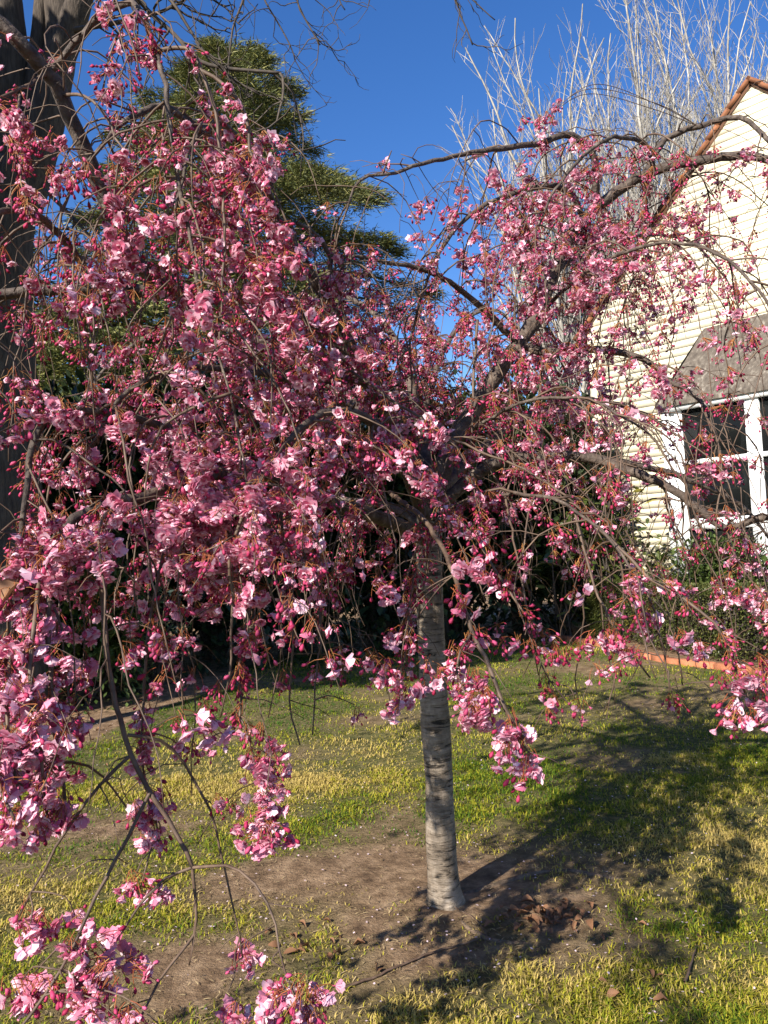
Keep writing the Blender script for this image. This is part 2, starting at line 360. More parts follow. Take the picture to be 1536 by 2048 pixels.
# roof slabs and rake tiles
sl = np.hypot(tp, hp - he)
for side in (0, 1):
    def rp(s, up, o):     # s along slope from apex down (metres), up = normal offset
        f = s / sl; t = tp - tp * f if side == 0 else tp + tp * f; hh = hp - (hp - he) * f
        nx, nh = (-(hp - he) / sl, tp / sl) if side == 0 else ((hp - he) / sl, tp / sl)
        return HP(t + nx * up, hh + nh * up, o)
    m_ = MB(); c = [rp(-.06, .0, .06), rp(sl + .35, .0, .06), rp(sl + .35, .07, .06), rp(-.06, .07, .06)]
    d = [p - WN * 7.2 for p in c]
    m_.add(c + d, None, [[0, 1, 2, 3], [7, 6, 5, 4], [0, 4, 5, 1], [3, 2, 6, 7], [1, 5, 6, 2], [0, 3, 7, 4]]); m_.build('roof', M_roof, house)
    s = -0.08
    while s < sl + .3:
        L_ = .27; j = rng.normal() * .006
        a = [rp(s, .02 + j, .11), rp(s + L_, .035 + j, .11), rp(s + L_, .095 + j, .11), rp(s, .075 + j, .11)]; b = [p - WN * .2 for p in a]
        m_ = MB(); m_.add(a + b, None, [[0, 1, 2, 3], [7, 6, 5, 4], [0, 4, 5, 1], [3, 2, 6, 7], [1, 5, 6, 2], [0, 3, 7, 4]]); m_.build('rake_tile', M_tile, house); s += .25
# corner trim, bay window with awning roof
hbox('corner_board', -.04, .07, .05, he, -.02, .045, M_siding)
OB = 0.75
tb0, hb1 = onwall(1322, 812, OB); tb1 = tb0 + 3.3
_, hsill = onwall(1400, 1050, OB); tm, _ = onwall(1495, 900, OB); _, hmun = onwall(1440, 918, OB)
bay = empty('bay_tmp', None, None); bay.name = 'bay_window'; bay.parent = house
m_ = MB(); box(m_, HP(tb0 + .02, 0.0, -.05), WD * (tb1 - tb0 - .04), WN * (OB - .03 + .05), np.array([0, 0, .55])); m_.build('bay_base', M_siding, bay)
hbox('frame_post', tb0, tb0 + .11, .55, hb1 - .12, OB - .1, OB + .02, M_white, bay)
hbox('frame_post', tb0 + .20, tb0 + .31, .55, hb1 - .12, OB - .1, OB - .012, M_white, bay)
hbox('frame_post', tb0 + .11, tb0 + .20, .55, hb1 - .12, OB - .1, OB - .045, M_white, bay)
hbox('head_beam', tb0 - .03, tb1, hb1 - .12, hb1 - .0, OB - .1, OB + .06, M_white, bay)
pw = tm - tb0 - .31
hbox('frame_post', tm, tm + .20, .55, hb1 - .121, OB - .09, OB + .012, M_white, bay)
for a, b in ((tb0 + .31, tm), (tm + .20, tb1 - .1)):
    hbox('muntin', a, b, hmun - .035, hmun + .035, OB - .07, OB - .004, M_white, bay)
    hbox('sill', a, b, hsill - .07, hsill + .10, OB - .08, OB + .008, M_white, bay)
    hbox('pane', a, b, hmun + .035, hb1 - .12, OB - .06, OB - .045, M_glass, bay)
    hbox('pane', a, b, hsill + .10, hmun - .035, OB - .06, OB - .045, M_glass, bay)
    hbox('pane', a, b, .55, hsill - .07, OB - .06, OB - .045, M_glass, bay)
    mid = (a + b) / 2 - .18
hbox('side_panel', tb0 + .002, tb0 + .06, .55, hb1 - .12, -.02, OB - .1, M_white, bay)
ta, ha = onwall(1408, 657, 0.02)
aw = MB()
A0, A1 = HP(tb0 - .06, hb1 + .012, OB + .10), HP(tb1 + .1, hb1 + .012, OB + .10); B0, B1 = HP(ta, ha, .03), HP(tb1 - .3, ha, .03); C0 = HP(tb0 - .06, hb1 + .012, .03)
low = np.array([0, 0, .06])
ns = 14
front = [[A0 + (A1 - A0) * (k / ns) for k in range(ns + 1)], [B0 + (B1 - B0) * (k / ns) for k in range(ns + 1)]]
rows = []
for r_ in range(6):
    f = r_ / 5; row = [front[0][k] * (1 - f) + front[1][k] * f + np.array([0, 0, -.05 * math.sin(f * math.pi)]) for k in range(ns + 1)]; rows.append(row)
V = np.array(rows).reshape(-1, 3); ii = np.arange(5)[:, None] * (ns + 1); jj = np.arange(ns)[None]
aw.add(V, None, np.stack([ii + jj, ii + jj + 1, ii + ns + 2 + jj, ii + ns + 1 + jj], -1).reshape(-1, 4))
aw.add([A0, A1, A1 - low, A0 - low], None, [[0, 3, 2, 1]])
aw.add([A0, B0, C0], [[0, 1, 2]]); aw.add([A0, C0, C0 - low, A0 - low], None, [[0, 1, 2, 3]])
aw.build('awning', M_awning, house, smooth=False)

# brick edging, each brick a piece
M_brick = noise_mat('orange_brick', [(0.3, (0.34, 0.11, 0.05)), (0.7, (0.56, 0.22, 0.11))], nscale=9, rough=0.9, bump=.4, coord='Generated')
_n = M_brick.node_tree; _oi = _n.nodes.new('ShaderNodeObjectInfo'); _h = _n.nodes.new('ShaderNodeHueSaturation'); _mr = _n.nodes.new('ShaderNodeMapRange'); _mr.inputs[3].default_value = .55; _mr.inputs[4].default_value = 1.15
_l = _n.nodes['Principled BSDF'].inputs['Base Color'].links[0]; _src = _l.from_socket
_n.links.new(_oi.outputs['Random'], _mr.inputs[0]); _n.links.new(_mr.outputs[0], _h.inputs['Value']); _n.links.new(_src, _h.inputs['Color']); _n.links.new(_h.outputs[0], _n.nodes['Principled BSDF'].inputs['Base Color'])
edging = empty('brick_edging', 'low curved row of orange bricks edging the bed in front of the hedge', 'edging', loc=tuple(edge[0]))
seg = np.concatenate([[0], np.cumsum(np.linalg.norm(np.diff(edge, axis=0), axis=1))])
bm_ = MB(); 
hx, hy, hz, bv = .105, .055, .05, .008
cv = []
for zz, q in ((0, 0), (hz * 2 - bv, 0), (hz * 2, bv)):
    cv += [(-hx + q, -hy + q, zz), (hx - q, -hy + q, zz), (hx - q, hy - q, zz), (-hx + q, hy - q, zz)]
bq = [[8, 9, 10, 11]] + [[a + k, a + (k + 1) % 4, a + 4 + (k + 1) % 4, a + 4 + k] for a in (0, 4) for k in range(4)]
bm_.add(cv, None, bq); brick_me = bm_.mesh('brick', M_brick)
s = 0.1
while s < seg[-1]:
    p = np.array([np.interp(s, seg, edge[:, k]) for k in range(3)]); q = np.array([np.interp(s + .05, seg, edge[:, k]) for k in range(3)]); d = q - p
    o = link('brick', brick_me, edging, p - edge[0] + np.array([0, 0, gz(p[0], p[1]) - .03 + rng.normal() * .006]))
    o.rotation_euler = (rng.normal() * .03, rng.normal() * .03, math.atan2(d[1], d[0]) + rng.normal() * .04); s += .232

# ------------------------------------------------------------------ foliage shrubs and trees
LEAF = (np.array([[0, 0, 0], [.5, .27, .05], [.5, -.27, .05], [1, 0, -.04]]), np.array([[0, 2, 3], [0, 3, 1]]), np.zeros((0, 4), int))
BLADE = (np.array([[0, .12, 0], [0, -.12, 0], [1, 0, 0]]), np.array([[0, 1, 2]]), np.zeros((0, 4), int))
def rand_dirs(n): return nrm(rng.normal(size=(n, 3)))
def stems(mb_, base, tips, r=.02, m=0):
    for t in tips:
        mid = (base + t) / 2 + rng.normal(size=3) * .08
        tube(mb_, catmull([base + rng.normal(size=3) * [.08, .08, 0], mid, t], .25), (r, r * .35), 4, m)
def shrub(name, label, cat, base, rx, ry, hgt, n, leaf, mat, group=None, seed_gap=2.2, core=True, low=.0):
    base = np.asarray(base, float); base = base.copy(); base[2] = gz(base[0], base[1])
    o = empty(name, label, cat, group, tuple(base))
    d = rand_dirs(n); d[:, 2] = np.abs(d[:, 2]) * 1.1 - .6 * (rng.random(n) < .5); d = nrm(d)
    lump = .72 + .55 * fbm(np.arctan2(d[:, 1], d[:, 0]) * seed_gap + base[0] * 3, d[:, 2] * 3.2 + base[1], 3)
    rad = lump * (1 - .38 * rng.random(n) ** 1.6)
    lowd = d[:, 2] < .1; d[lowd, :2] = nrm(d[lowd, :2]) * .96; d[lowd, 2] = rng.random(lowd.sum()) * -1.0 + .1
    P = d * rad[:, None] * np.array([rx, ry, hgt * .55]); P[:, 2] += hgt * .5
    P[:, 2] = np.maximum(P[:, 2], low + .04)
    dirs = nrm(d + rng.normal(size=(n, 3)) * .7 + np.array([0, 0, .25]))
    m1 = MB(); scatter(m1, LEAF, P, dirs, leaf * (.65 + .7 * rng.random(n)))
    ni = n // 5; di = rand_dirs(ni); Pi = di * (.35 + .35 * rng.random((ni, 1))) * np.array([rx, ry, hgt * .5]); Pi[:, 2] += hgt * .5
    scatter(m1, LEAF, Pi, rand_dirs(ni), leaf * (1.8 + 1.2 * rng.random(ni)))
    tag(m1.build('foliage', mat, o), kind='stuff')
    m2 = MB(); k = 14
    stems(m2, np.zeros(3), [P[i_] * .85 for i_ in rng.integers(0, n, k)], .03 * hgt / 2 + .008)
    tag(m2.build('stem', M_darkbranch, o), kind='stuff')
    return o
M_dark = leaf_mat('dark_evergreen_leaf', [(0, (.010, .017, .006)), (.6, (.022, .034, .011)), (1, (.05, .07, .02))], .1, .45)
M_mid = leaf_mat('mid_green_leaf', [(0, (.03, .055, .012)), (.6, (.07, .10, .025)), (1, (.14, .17, .05))], .2, .45)
M_hedge = leaf_mat('box_leaf', [(0, (.03, .045, .010)), (.5, (.075, .09, .022)), (1, (.15, .14, .045))], .2, .4)
M_varieg = leaf_mat('variegated_leaf', [(0, (.10, .15, .04)), (.4, (.25, .30, .10)), (.7, (.5, .54, .27)), (1, (.06, .10, .025))], .2, .4)
M_rhodo = leaf_mat('glossy_leaf', [(0, (.04, .055, .012)), (.6, (.11, .12, .03)), (1, (.26, .22, .05))], .2, .3, spec=.5)

# dark evergreens behind the lawn
back = [(-420, 9.5, 2.2, 3.6), (-150, 10.5, 2.4, 4.3), (60, 9.8, 1.5, 2.6), (240, 11.3, 2.0, 4.0), (420, 12.0, 2.0, 4.4), (590, 12.2, 1.8, 3.6), (750, 12.8, 1.9, 4.3), (900, 13.0, 1.9, 3.8), (1040, 13.4, 1.7, 4.1), (1150, 15.5, 1.7, 3.9)]
where = ['beside the thick grey trunk, broad and rounded', 'behind the thick grey trunk', 'low and rounded, behind the variegated shrub', 'rising behind the variegated shrub',
         'rounded, between two taller ones left of the cherry', 'low-topped, behind the hanging cherry twigs', 'tall, directly behind the cherry crown', 'behind the cherry trunk', 'tall, behind the right cherry limb', 'next to the house corner']
for (px, dp, rr, hh), wl in zip(back, where):
    b = at(px, 1090, dp)
    shrub('evergreen_shrub', 'dark evergreen shrub ' + wl, 'shrub', b, rr, rr * .85, hh, 6500, .15, M_dark, 'dark evergreens behind the lawn')
# clipped hedge along the brick curve
def hedge():
    pts = []
    base = edge[::1]; T_ = nrm(np.gradient(base, axis=0)); N_ = np.stack([-T_[:, 1], T_[:, 0], 0 * T_[:, 0]], -1)
    if (N_ @ np.array([0, 1, 0])).mean() < 0: N_ = -N_
    o = empty('clipped_hedge', 'low clipped box hedge behind the orange brick edging', 'hedge', loc=tuple(base[0]))
    n = 34000
    s = rng.random(n); k = np.clip((s * (len(base) - 1)).astype(int), 0, len(base) - 1)
    k0 = int(len(base) * .12); k = np.maximum(k, k0 + (rng.random(n) * 6).astype(int))
    face = rng.random(n); dep = np.where(face < .5, .42 + .10 * rng.random(n) ** 2, .42 + .8 * rng.random(n)); z = np.where(face < .5, .06 + .80 * rng.random(n), .86 - .10 * rng.random(n) ** 2)
    wob = .16 * (fbm(k * .12, z * 4, 2) - .5); dep = dep + wob * (face < .5) + .05 * (z > .75); z = z + .09 * (fbm(k * .1 + 7, dep * 5, 2) - .5)
    P = base[k] + N_[k] * dep[:, None] + T_[k] * (rng.random((n, 1)) - .5) * .05; P[:, 2] = z
    out = np.where((face < .5)[:, None], -N_[k], np.array([[0, 0, 1.0]]))
    m1 = MB(); scatter(m1, LEAF, P - base[0], nrm(out + rng.normal(size=(n, 3)) * .8), .026 + .016 * rng.random(n)); tag(m1.build('foliage', M_hedge, o), kind='stuff')
    m2 = MB()
    for q in range(k0, len(base), 5):
        b = base[q] + N_[q] * .75
        stems(m2, b - base[0], [b - base[0] + np.array([rng.normal() * .2, rng.normal() * .2, .72]) for _ in range(3)], .014)
    # dense twiggy inside
    n3 = 9000; k = rng.integers(k0, len(base), n3); P = base[k] + N_[k] * (.52 + .6 * rng.random(n3))[:, None]; P[:, 2] = .05 + .72 * rng.random(n3)
    scatter(m2, BLADE, P - base[0], rand_dirs(n3), .12)
    tag(m2.build('stem', M_darkbranch, o), kind='stuff')
hedge()
# big leaved shrub against the wall, leaf by leaf
def leafy(name, label, base, n_obj, n_leaf_stuff, rx, ry, hgt, L_, mat, group=None):
    base = np.asarray(base, float).copy(); base[2] = gz(base[0], base[1])
    o = empty(name, label, 'shrub', group, tuple(base))
    V = np.array([[0, 0, 0], [.3, .15, .03], [.3, -.15, .03], [.3, 0, 0], [.7, .14, .0], [.7, -.14, .0], [.7, 0, -.03], [1, 0, -.1]]) * L_
    ml = MB(); ml.add(V, [[0, 3, 1], [0, 2, 3], [4, 6, 7], [6, 5, 7]], [[1, 3, 6, 4], [3, 2, 5, 6]])
    variants = [mat] if not isinstance(mat, list) else mat
    mes = [ml.mesh('leaf', v) for v in variants]
    m2 = MB(); tips = []
    for k in range(16):
        a = rng.random() * 2 * np.pi; rr = rng.random() ** .6
        t = np.array([math.cos(a) * rx * rr, math.sin(a) * ry * rr, hgt * (1 - .45 * rr ** 2) * (.8 + .3 * rng.random())]); tips.append(t)
    stems(m2, np.zeros(3), tips, .022); tag(m2.build('stem', M_darkbranch, o), kind='stuff')
    allp = []; alld = []
    for k in range(n_obj + n_leaf_stuff):
        t = tips[rng.integers(len(tips))]; f = .3 + .7 * rng.random() ** .6
        p = t * f * np.array([.8 + .2 * f, .8 + .2 * f, 1]) + rng.normal(size=3) * .12; a = rng.random() * 2 * np.pi
        allp.append(p); alld.append([math.cos(a), math.sin(a), .1 + .5 * rng.normal()])
    allp = np.array(allp); allp[:, 2] = np.maximum(allp[:, 2], .05); alld = nrm(np.array(alld))
    order = np.argsort(allp[:, 1])         # camera side first
    for k in order[:n_obj]:
        x = link('leaf', mes[rng.integers(len(mes))], o, allp[k]); x.rotation_euler = (rng.normal() * .5, -math.asin(alld[k, 2]), math.atan2(alld[k, 1], alld[k, 0])); s_ = .75 + .5 * rng.random(); x.scale = (s_, s_, s_)
    rest = order[n_obj:]
    if len(rest):
        m3 = MB(); scatter(m3, (V / L_, np.array([[0, 3, 1], [0, 2, 3], [4, 6, 7], [6, 5, 7]]), np.array([[1, 3, 6, 4], [3, 2, 5, 6]])), allp[rest], alld[rest], L_ * (.75 + .5 * rng.random(len(rest))))
        tag(m3.build('foliage', variants[0], o), kind='stuff')
    return o
def leafset(name, cols, rough=.3):
    return [leaf_mat(name, [(0, c), (1, c)], .2, rough, spec=.5) for c in cols]
RH = leafset('big_leaf', [(.05, .07, .015), (.09, .11, .025), (.15, .15, .035), (.28, .24, .05)])
leafy('broadleaf_shrub', 'olive leathery shrub against the cream wall left of the bay window', at(1225, 1100, 11.9), 260, 500, 1.0, .8, 2.55, .19, RH, 'broad leaved shrubs by the house')
leafy('broadleaf_shrub', 'dark leathery shrub between the cherry trunk and the house corner', at(1110, 1100, 12.2), 150, 500, .9, .7, 2.3, .19, RH[:3], 'broad leaved shrubs by the house')
VG = leafset('cream_edged_leaf', [(.30, .36, .13), (.48, .52, .24), (.16, .22, .06), (.62, .62, .36)], .4)
leafy('variegated_shrub', 'sprawling shrub with pale cream and green leaves at the edge of the bed', gnd(285, 1385) + np.array([0, .3, 0]), 280, 500, .75, .5, 1.5, .085, VG)
shrub('leafy_bush', 'bright green bush under the bay window behind the hedge', 'bush', at(1445, 1100, 10.7), .75, .6, 1.45, 5000, .07, M_mid, 'bushes around the lawn')
shrub('leafy_bush', 'small grey-green bush in the shade behind the variegated shrub', 'bush', at(150, 1100, 8.8), .8, .7, 1.7, 5000, .07, M_mid, 'bushes around the lawn')

# cedar
M_cedar = leaf_mat('cedar_needles', [(0, (.035, .050, .014)), (.5, (.10, .115, .030)), (1, (.24, .22, .065))], .15, .6)
def cedar(label, px, depth, top_py, half, nbr, nspray, zlow=1.5, mat=None, seed=3, lopside=0.0, bladew=1.0):
    base = at(px, 1090, depth).copy(); base[2] = 0
    topz = at(px, top_py, depth)[2]; H = topz
    o = empty('cedar_tree', label, 'tree', 'cedars behind the lawn', tuple(base))
    g = np.random.default_rng(seed)
    m1 = MB(); tube(m1, catmull([[0, 0, -.2], [.1, 0, H * .5], [0, .1, H * .98]], .6), (.38, .04), 8)
    m1.build('trunk', M_greybark, o)
    mbr = MB(); Pos = []; Dir = []; Sz = []
    for k in range(nbr):
        f = (k + g.random()) / nbr; z = zlow + (H - zlow) * f ** .85
        q = (H - z) / (H - zlow)
        L_ = half * (min(1.0, (q * 2.2) ** .52)) * (.66 + .40 * g.random()) + .25
        az = k * 2.399 + g.normal() * .3; out = np.array([math.cos(az), math.sin(az), 0])
        L_ *= 1 + lopside * out[0]
        n = max(5, int(L_ / .3)); s = np.linspace(0, 1, n)
        P = out[None] * (s * L_)[:, None]; P[:, 2] = z + L_ * (.22 * s - .30 * s ** 2 + .02) + .0
        P += np.cumsum(g.normal(size=(n, 3)) * .03, 0)
        tube(mbr, P, np.linspace(.02 + .012 * L_, .008, n), 4)
        ns_ = int(nspray * (.3 + L_ / half))
        f2 = g.random(ns_) ** .65 * .9 + .12; idx = np.clip(f2, 0, 1) * (n - 1); i0 = np.clip(idx.astype(int), 0, n - 2)
        c = P[i0] + (P[i0 + 1] - P[i0]) * (idx - i0)[:, None]
        side = np.stack([-out[1] * np.ones(ns_), out[0] * np.ones(ns_), np.zeros(ns_)], -1) * (g.normal(size=ns_) * .30 * L_ * (1.15 - f2))[:, None]
        c = c + side; c[:, 2] -= np.abs(g.normal(size=ns_)) * .10 + .05 * np.abs(side[:, :2]).sum(1)
        nb_ = 11
        cc = np.repeat(c, nb_, 0) + g.normal(size=(ns_ * nb_, 3)) * [.14, .14, .07]
        dd = nrm(np.repeat(out[None] * .9 + nrm(side + 1e-6) * .5, nb_, 0) + g.normal(size=(ns_ * nb_, 3)) * [.55, .55, .35] + np.array([0, 0, -.12]))
        Pos.append(cc); Dir.append(dd); Sz.append(.10 + .20 * g.random(ns_ * nb_) ** 1.5)
    tag(mbr.build('branch', M_darkbranch, o), kind='stuff')
    Pos = np.concatenate(Pos); Dir = np.concatenate(Dir); Sz = np.concatenate(Sz)
    m3 = MB(); V = BLADE[0] * np.array([1, 1.1 * bladew, 1]); scatter(m3, (V, BLADE[1], BLADE[2]), Pos, Dir, Sz, up=rand_dirs(len(Pos)))
    tag(m3.build('crown', mat or M_cedar, o), kind='stuff')
    return len(Pos)
n_c = cedar('broad olive green cedar rising behind the cherry into the blue sky', 490, 24, 95, 5.3, 120, 210, 2.0, lopside=.10, bladew=.55)
n_c += cedar('dark cedar partly hidden by the thick grey trunk', 10, 27, 420, 4.0, 80, 60, 1.0, seed=8, bladew=1.2)
cedar('dark green cedar filling the gap left of the broad cedar', 235, 19, 560, 3.0, 70, 70, .5, seed=9)
# evergreens added out of view on the left to shade the backdrop shrubs
def unseen_shade_tree(label, loc, H, z0, rr, n):
    o = empty('added_shade_evergreen', label, 'tree', 'unseen evergreens added for their shade', loc)
    m1 = MB(); P = catmull([[0, 0, -.1], [.08, 0, H * .5], [0, 0, H * .93]], .5); tube(m1, P, np.linspace(.16, .03, len(P)), 7); m1.build('trunk', M_greybark, o)
    d = rand_dirs(n) * (rng.random((n, 1)) ** .45); Pn = d * [rr, rr, (H - z0) / 2]; Pn[:, 2] += (H + z0) / 2
    m2 = MB(); scatter(m2, LEAF, Pn, nrm(d + rand_dirs(n)), .24 + .12 * rng.random(n)); tag(m2.build('crown', M_dark, o), kind='stuff')
unseen_shade_tree('tall dark evergreen added out of view on the left to shade the far shrubs', (-7.4, 4.3, 0), 10.6, 4.0, 1.9, 9000)
unseen_shade_tree('slim dark evergreen added out of view, nearer the lawn, to shade the far shrubs', (-5.9, 4.1, 0), 10.2, 4.6, 2.0, 9000)

# bare grey tree with forked trunk
def bare_tree():
    dp = 8.2
    b = gnd(20, 1500); 
    pts = lambda L_: np.array([at(*p) for p in L_])
    base = at(18, 1090, dp).copy(); base[2] = 0
    o = empty('bare_tree', 'thick grey forked trunk of a bare tree at the edge of the garden', 'tree', loc=tuple(base))
    def part(name, P, r_a, r_b, sides=12, lump=.0):
        P = catmull(P, .12) ; m_ = MB(); tube(m_, P - base, np.linspace(r_a, r_b, len(P)), sides, lump=lump); return m_.build(name, M_greybark, o, smooth=True), P
    part('trunk', np.vstack([[base + [0, 0, -.1]], pts([(18, 1000, dp), (12, 700, dp), (14, 480, dp), (38, 330, dp)])]), .40, .25, 14, .05)
    part('limb', pts([(22, 420, dp), (14, 250, dp), (18, 120, dp), (8, 0, dp), (-10, -180, dp)]), .22, .175, 12, .05)
    part('limb', pts([(50, 380, dp), (62, 200, dp), (78, 60, dp + .05), (88, -80, dp + .1)]), .105, .07, 10, .05)
    part('limb', pts([(36, 420, dp), (78, 290, dp), (105, 180, dp), (122, 90, dp), (118, 20, dp), (100, -90, dp)]), .235, .13, 12, .05)
    part('limb', pts([(112, 130, dp), (140, 60, dp - .05), (160, 0, dp - .1), (185, -90, dp - .2)]), .175, .105, 10, .05)
    # thin hanging branches over the garden
    tw = MB()
    def twig(P, r, n_side, ln):
        P = catmull(P, .06); tube(tw, P - base, np.linspace(r, r * .4, len(P)), 4)
        for k in range(n_side):
            q = rng.integers(int(len(P) * .2), len(P)); d = nrm(nrm(P[min(q + 1, len(P) - 1)] - P[q - 1]) + rng.normal(size=3) * [.7, .7, .6]); p = P[q].copy(); C = [p.copy()]; Ls = ln * (.4 + rng.random())
            for _ in range(8):
                d = nrm(d + rng.normal(size=3) * .3 + np.array([0, 0, -.10])); p = p + d * Ls / 8; C.append(p.copy())
            tube(tw, np.array(C) - base, np.linspace(r * .4, r * .16, 9), 3)
            if Ls > ln * .7:
                for q2 in (3, 5, 7):
                    d2 = nrm(d + rng.normal(size=3) * .8); P2 = [C[q2]]
                    for _ in range(4): d2 = nrm(d2 + rng.normal(size=3) * .35); P2.append(P2[-1] + d2 * Ls * .1)
                    tube(tw, np.array(P2) - base, np.linspace(r * .25, r * .12, 5), 3)
    d6 = 6.0
    twig(pts([(185, -90, 6.8), (240, -40, d6), (300, 25, d6), (350, 70, d6), (390, 115, d6), (440, 135, d6), (560, 146, d6)]), .032, 16, .7)
    twig(pts([(240, -50, 6.2), (330, -10, d6), (380, 60, d6), (420, 120, d6), (470, 160, d6), (520, 190, d6)]), .018, 12, .6)
    twig(pts([(300, -60, d6), (480, -40, d6), (465, 60, d6), (455, 140, d6)]), .016, 8, .5)
    twig(pts([(300, -70, d6), (560, -50, d6), (600, 20, d6), (640, 90, d6)]), .014, 12, .55)
    twig(pts([(300, -80, d6), (620, -60, d6), (690, 20, d6)]), .012, 10, .5)
    twig(pts([(300, -80, d6), (480, -60, d6), (540, 20, d6), (580, 90, d6), (590, 120, d6)]), .012, 12, .5)
    twig(pts([(300, -90, d6), (700, -110, d6), (880, -40, d6), (925, 40, d6), (945, 90, d6)]), .014, 16, .4)
    twig(pts([(300, -90, d6), (700, -110, d6), (900, -30, d6), (990, 40, d6)]), .012, 10, .35)
    twig(pts([(150, 60, 6.9), (260, 40, 6.5), (330, 20, 6.3), (420, -30, 6.2)]), .03, 10, .6)
    twig(pts([(90, 380, 7.0), (160, 450, 6.8), (220, 520, 6.7), (280, 560, 6.6)]), .02, 16, .7)
    tag(tw.build('twigs', M_darkbranch, o), kind='stuff')
bare_tree()

# poplar-like bare trees behind the house
def poplar(label, px, depth, n_lead, spread, Ht, seed):
    g = np.random.default_rng(seed)
    base = at(px, 1090, depth).copy(); base[2] = 0
    o = empty('poplar_tree', label, 'tree', 'bare pale trees behind the house', tuple(base))
    mt_ = MB(); P = catmull([[0, 0, -.1], [.1, 0, 3], [0, .1, 6]], .5); tube(mt_, P, np.linspace(.26, .18, len(P)), 8); mt_.build('trunk', M_poplar, o, smooth=True)
    mbr = MB()
    def grow(p, d, L_, r, lev):
        n = max(3, int(L_ / (.6 if lev == 0 else .4 if lev == 1 else .25))); C = [p]; q = p.copy(); dirs = []
        for k in range(n):
            d = nrm(d + g.normal(size=3) * (.075 if lev == 0 else .14 if lev == 1 else .22) + np.array([0, 0, .04 + .10 * (lev > 0)])); q = q + d * L_ / n; C.append(q.copy()); dirs.append(d)
        C = np.array(C); tube(mbr, C, np.linspace(r, max(r * .22, .006), len(C)), 4 if lev < 1 else 3, cap=False)
        if lev == 2: return
        m = int(L_ * (1.9 if lev == 0 else 1.3))
        for k in range(m):
            f = (.12 + .85 * g.random()); i_ = min(int(f * n), n - 1); az = g.random() * 2 * np.pi
            dd = nrm(dirs[i_] + np.array([math.cos(az), math.sin(az), .2]) * (.75 if lev == 0 else .8))
            grow(C[i_], dd, (L_ * (1 - f) * .42 + .7) * (.6 + .7 * g.random()) if lev == 0 else .35 + .5 * g.random(), max(r * (1 - f) * .5, .012) if lev == 0 else .0085, lev + 1)
    for k in range(n_lead):
        az = k * 2.399 + g.normal() * .2; a = spread * (.25 + .75 * ((k + .5) / n_lead)); z = 2.0 + 4.0 * g.random()
        grow(np.array([0, .0, z]), nrm(np.array([math.cos(az) * math.tan(a), math.sin(az) * math.tan(a), 1])), Ht * (.7 + .35 * g.random()) * (1 - .2 * a), .075 + .03 * g.random(), 0)
    tag(mbr.build('branch', M_poplar, o), kind='stuff')
poplar('bare pale tree left of the gable, its stems fanning widest', 1165, 27, 24, .42, 14, 21)
poplar('bare pale tree with dense upright stems just left of the gable', 1265, 29, 24, .30, 18, 22)
poplar('bare pale tree between the cherry limb and the gable peak', 1360, 31, 22, .28, 20, 25)
poplar('bare pale tree directly behind the gable peak', 1450, 28, 22, .25, 19, 23)
poplar('bare pale tree right of the gable peak', 1550, 30, 20, .22, 20, 24)

# ------------------------------------------------------------------ weeping cherry
DM = np.array([
 [.05, .20, .16, .03, 0, 0, 0, 0, 0, 0, 0, 0],
 [.14, .10, .34, .40, .02, 0, 0, 0, .16, .14, .04, .08],
 [.26, .10, .38, .55, .18, 0, .06, .22, .45, .45, .22, .25],
 [.22, .16, .65, 1.0, .70, .10, .30, .50, .60, .60, .45, .40],
 [.45, .55, .95, 1.0, 1.0, .45, .45, .50, .50, .55, .45, .40],
 [.65, .40, 1.0, 1.0, 1.0, .80, .60, .50, .45, .55, .35, .38],
 [.60, .50, .95, 1.0, 1.0, .90, .65, .60, .50, .45, .30, .28],
 [.85, .85, .95, .95, .95, .80, .55, .45, .45, .32, .20, .22],
 [.85, .75, .75, .80, .80, .70, .55, .50, .45, .35, .25, .35],
 [.85, .45, .40, .50, .30, .30, .50, .50, .45, .40, .28, .40],
 [.85, .25, .18, .30, .15, .12, .35, .30, .25, .22, .12, .40],
 [.90, .15, .12, .40, .06, 0, .02, .10, .10, 0, 0, .25],
 [.75, .10, .15, .20, .12, 0, 0, 0, 0, 0, 0, 0],
 [.15, .05, .05, .02, .05, 0, 0, 0, 0, 0, 0, 0],
 [.10, .05, .03, 0, 0, 0, 0, 0, 0, 0, 0, 0],
 [.10, .10, 0, 0, 0, 0, 0, 0, 0, 0, 0, 0]])
DM[2:9, 9:] = np.minimum(DM[2:9, 9:] * 1.12, 1); DM[1:6, 6:9] *= 1.2
def dens(px, py):
    x = np.clip(px / 128 - .5, 0, 10.999); y = np.clip(py / 128 - .5, 0, 14.999); xi = int(x); yi = int(y); fx = x - xi; fy = y - yi
    return (DM[yi, xi] * (1 - fx) + DM[yi, xi + 1] * fx) * (1 - fy) + (DM[yi + 1, xi] * (1 - fx) + DM[yi + 1, xi + 1] * fx) * fy

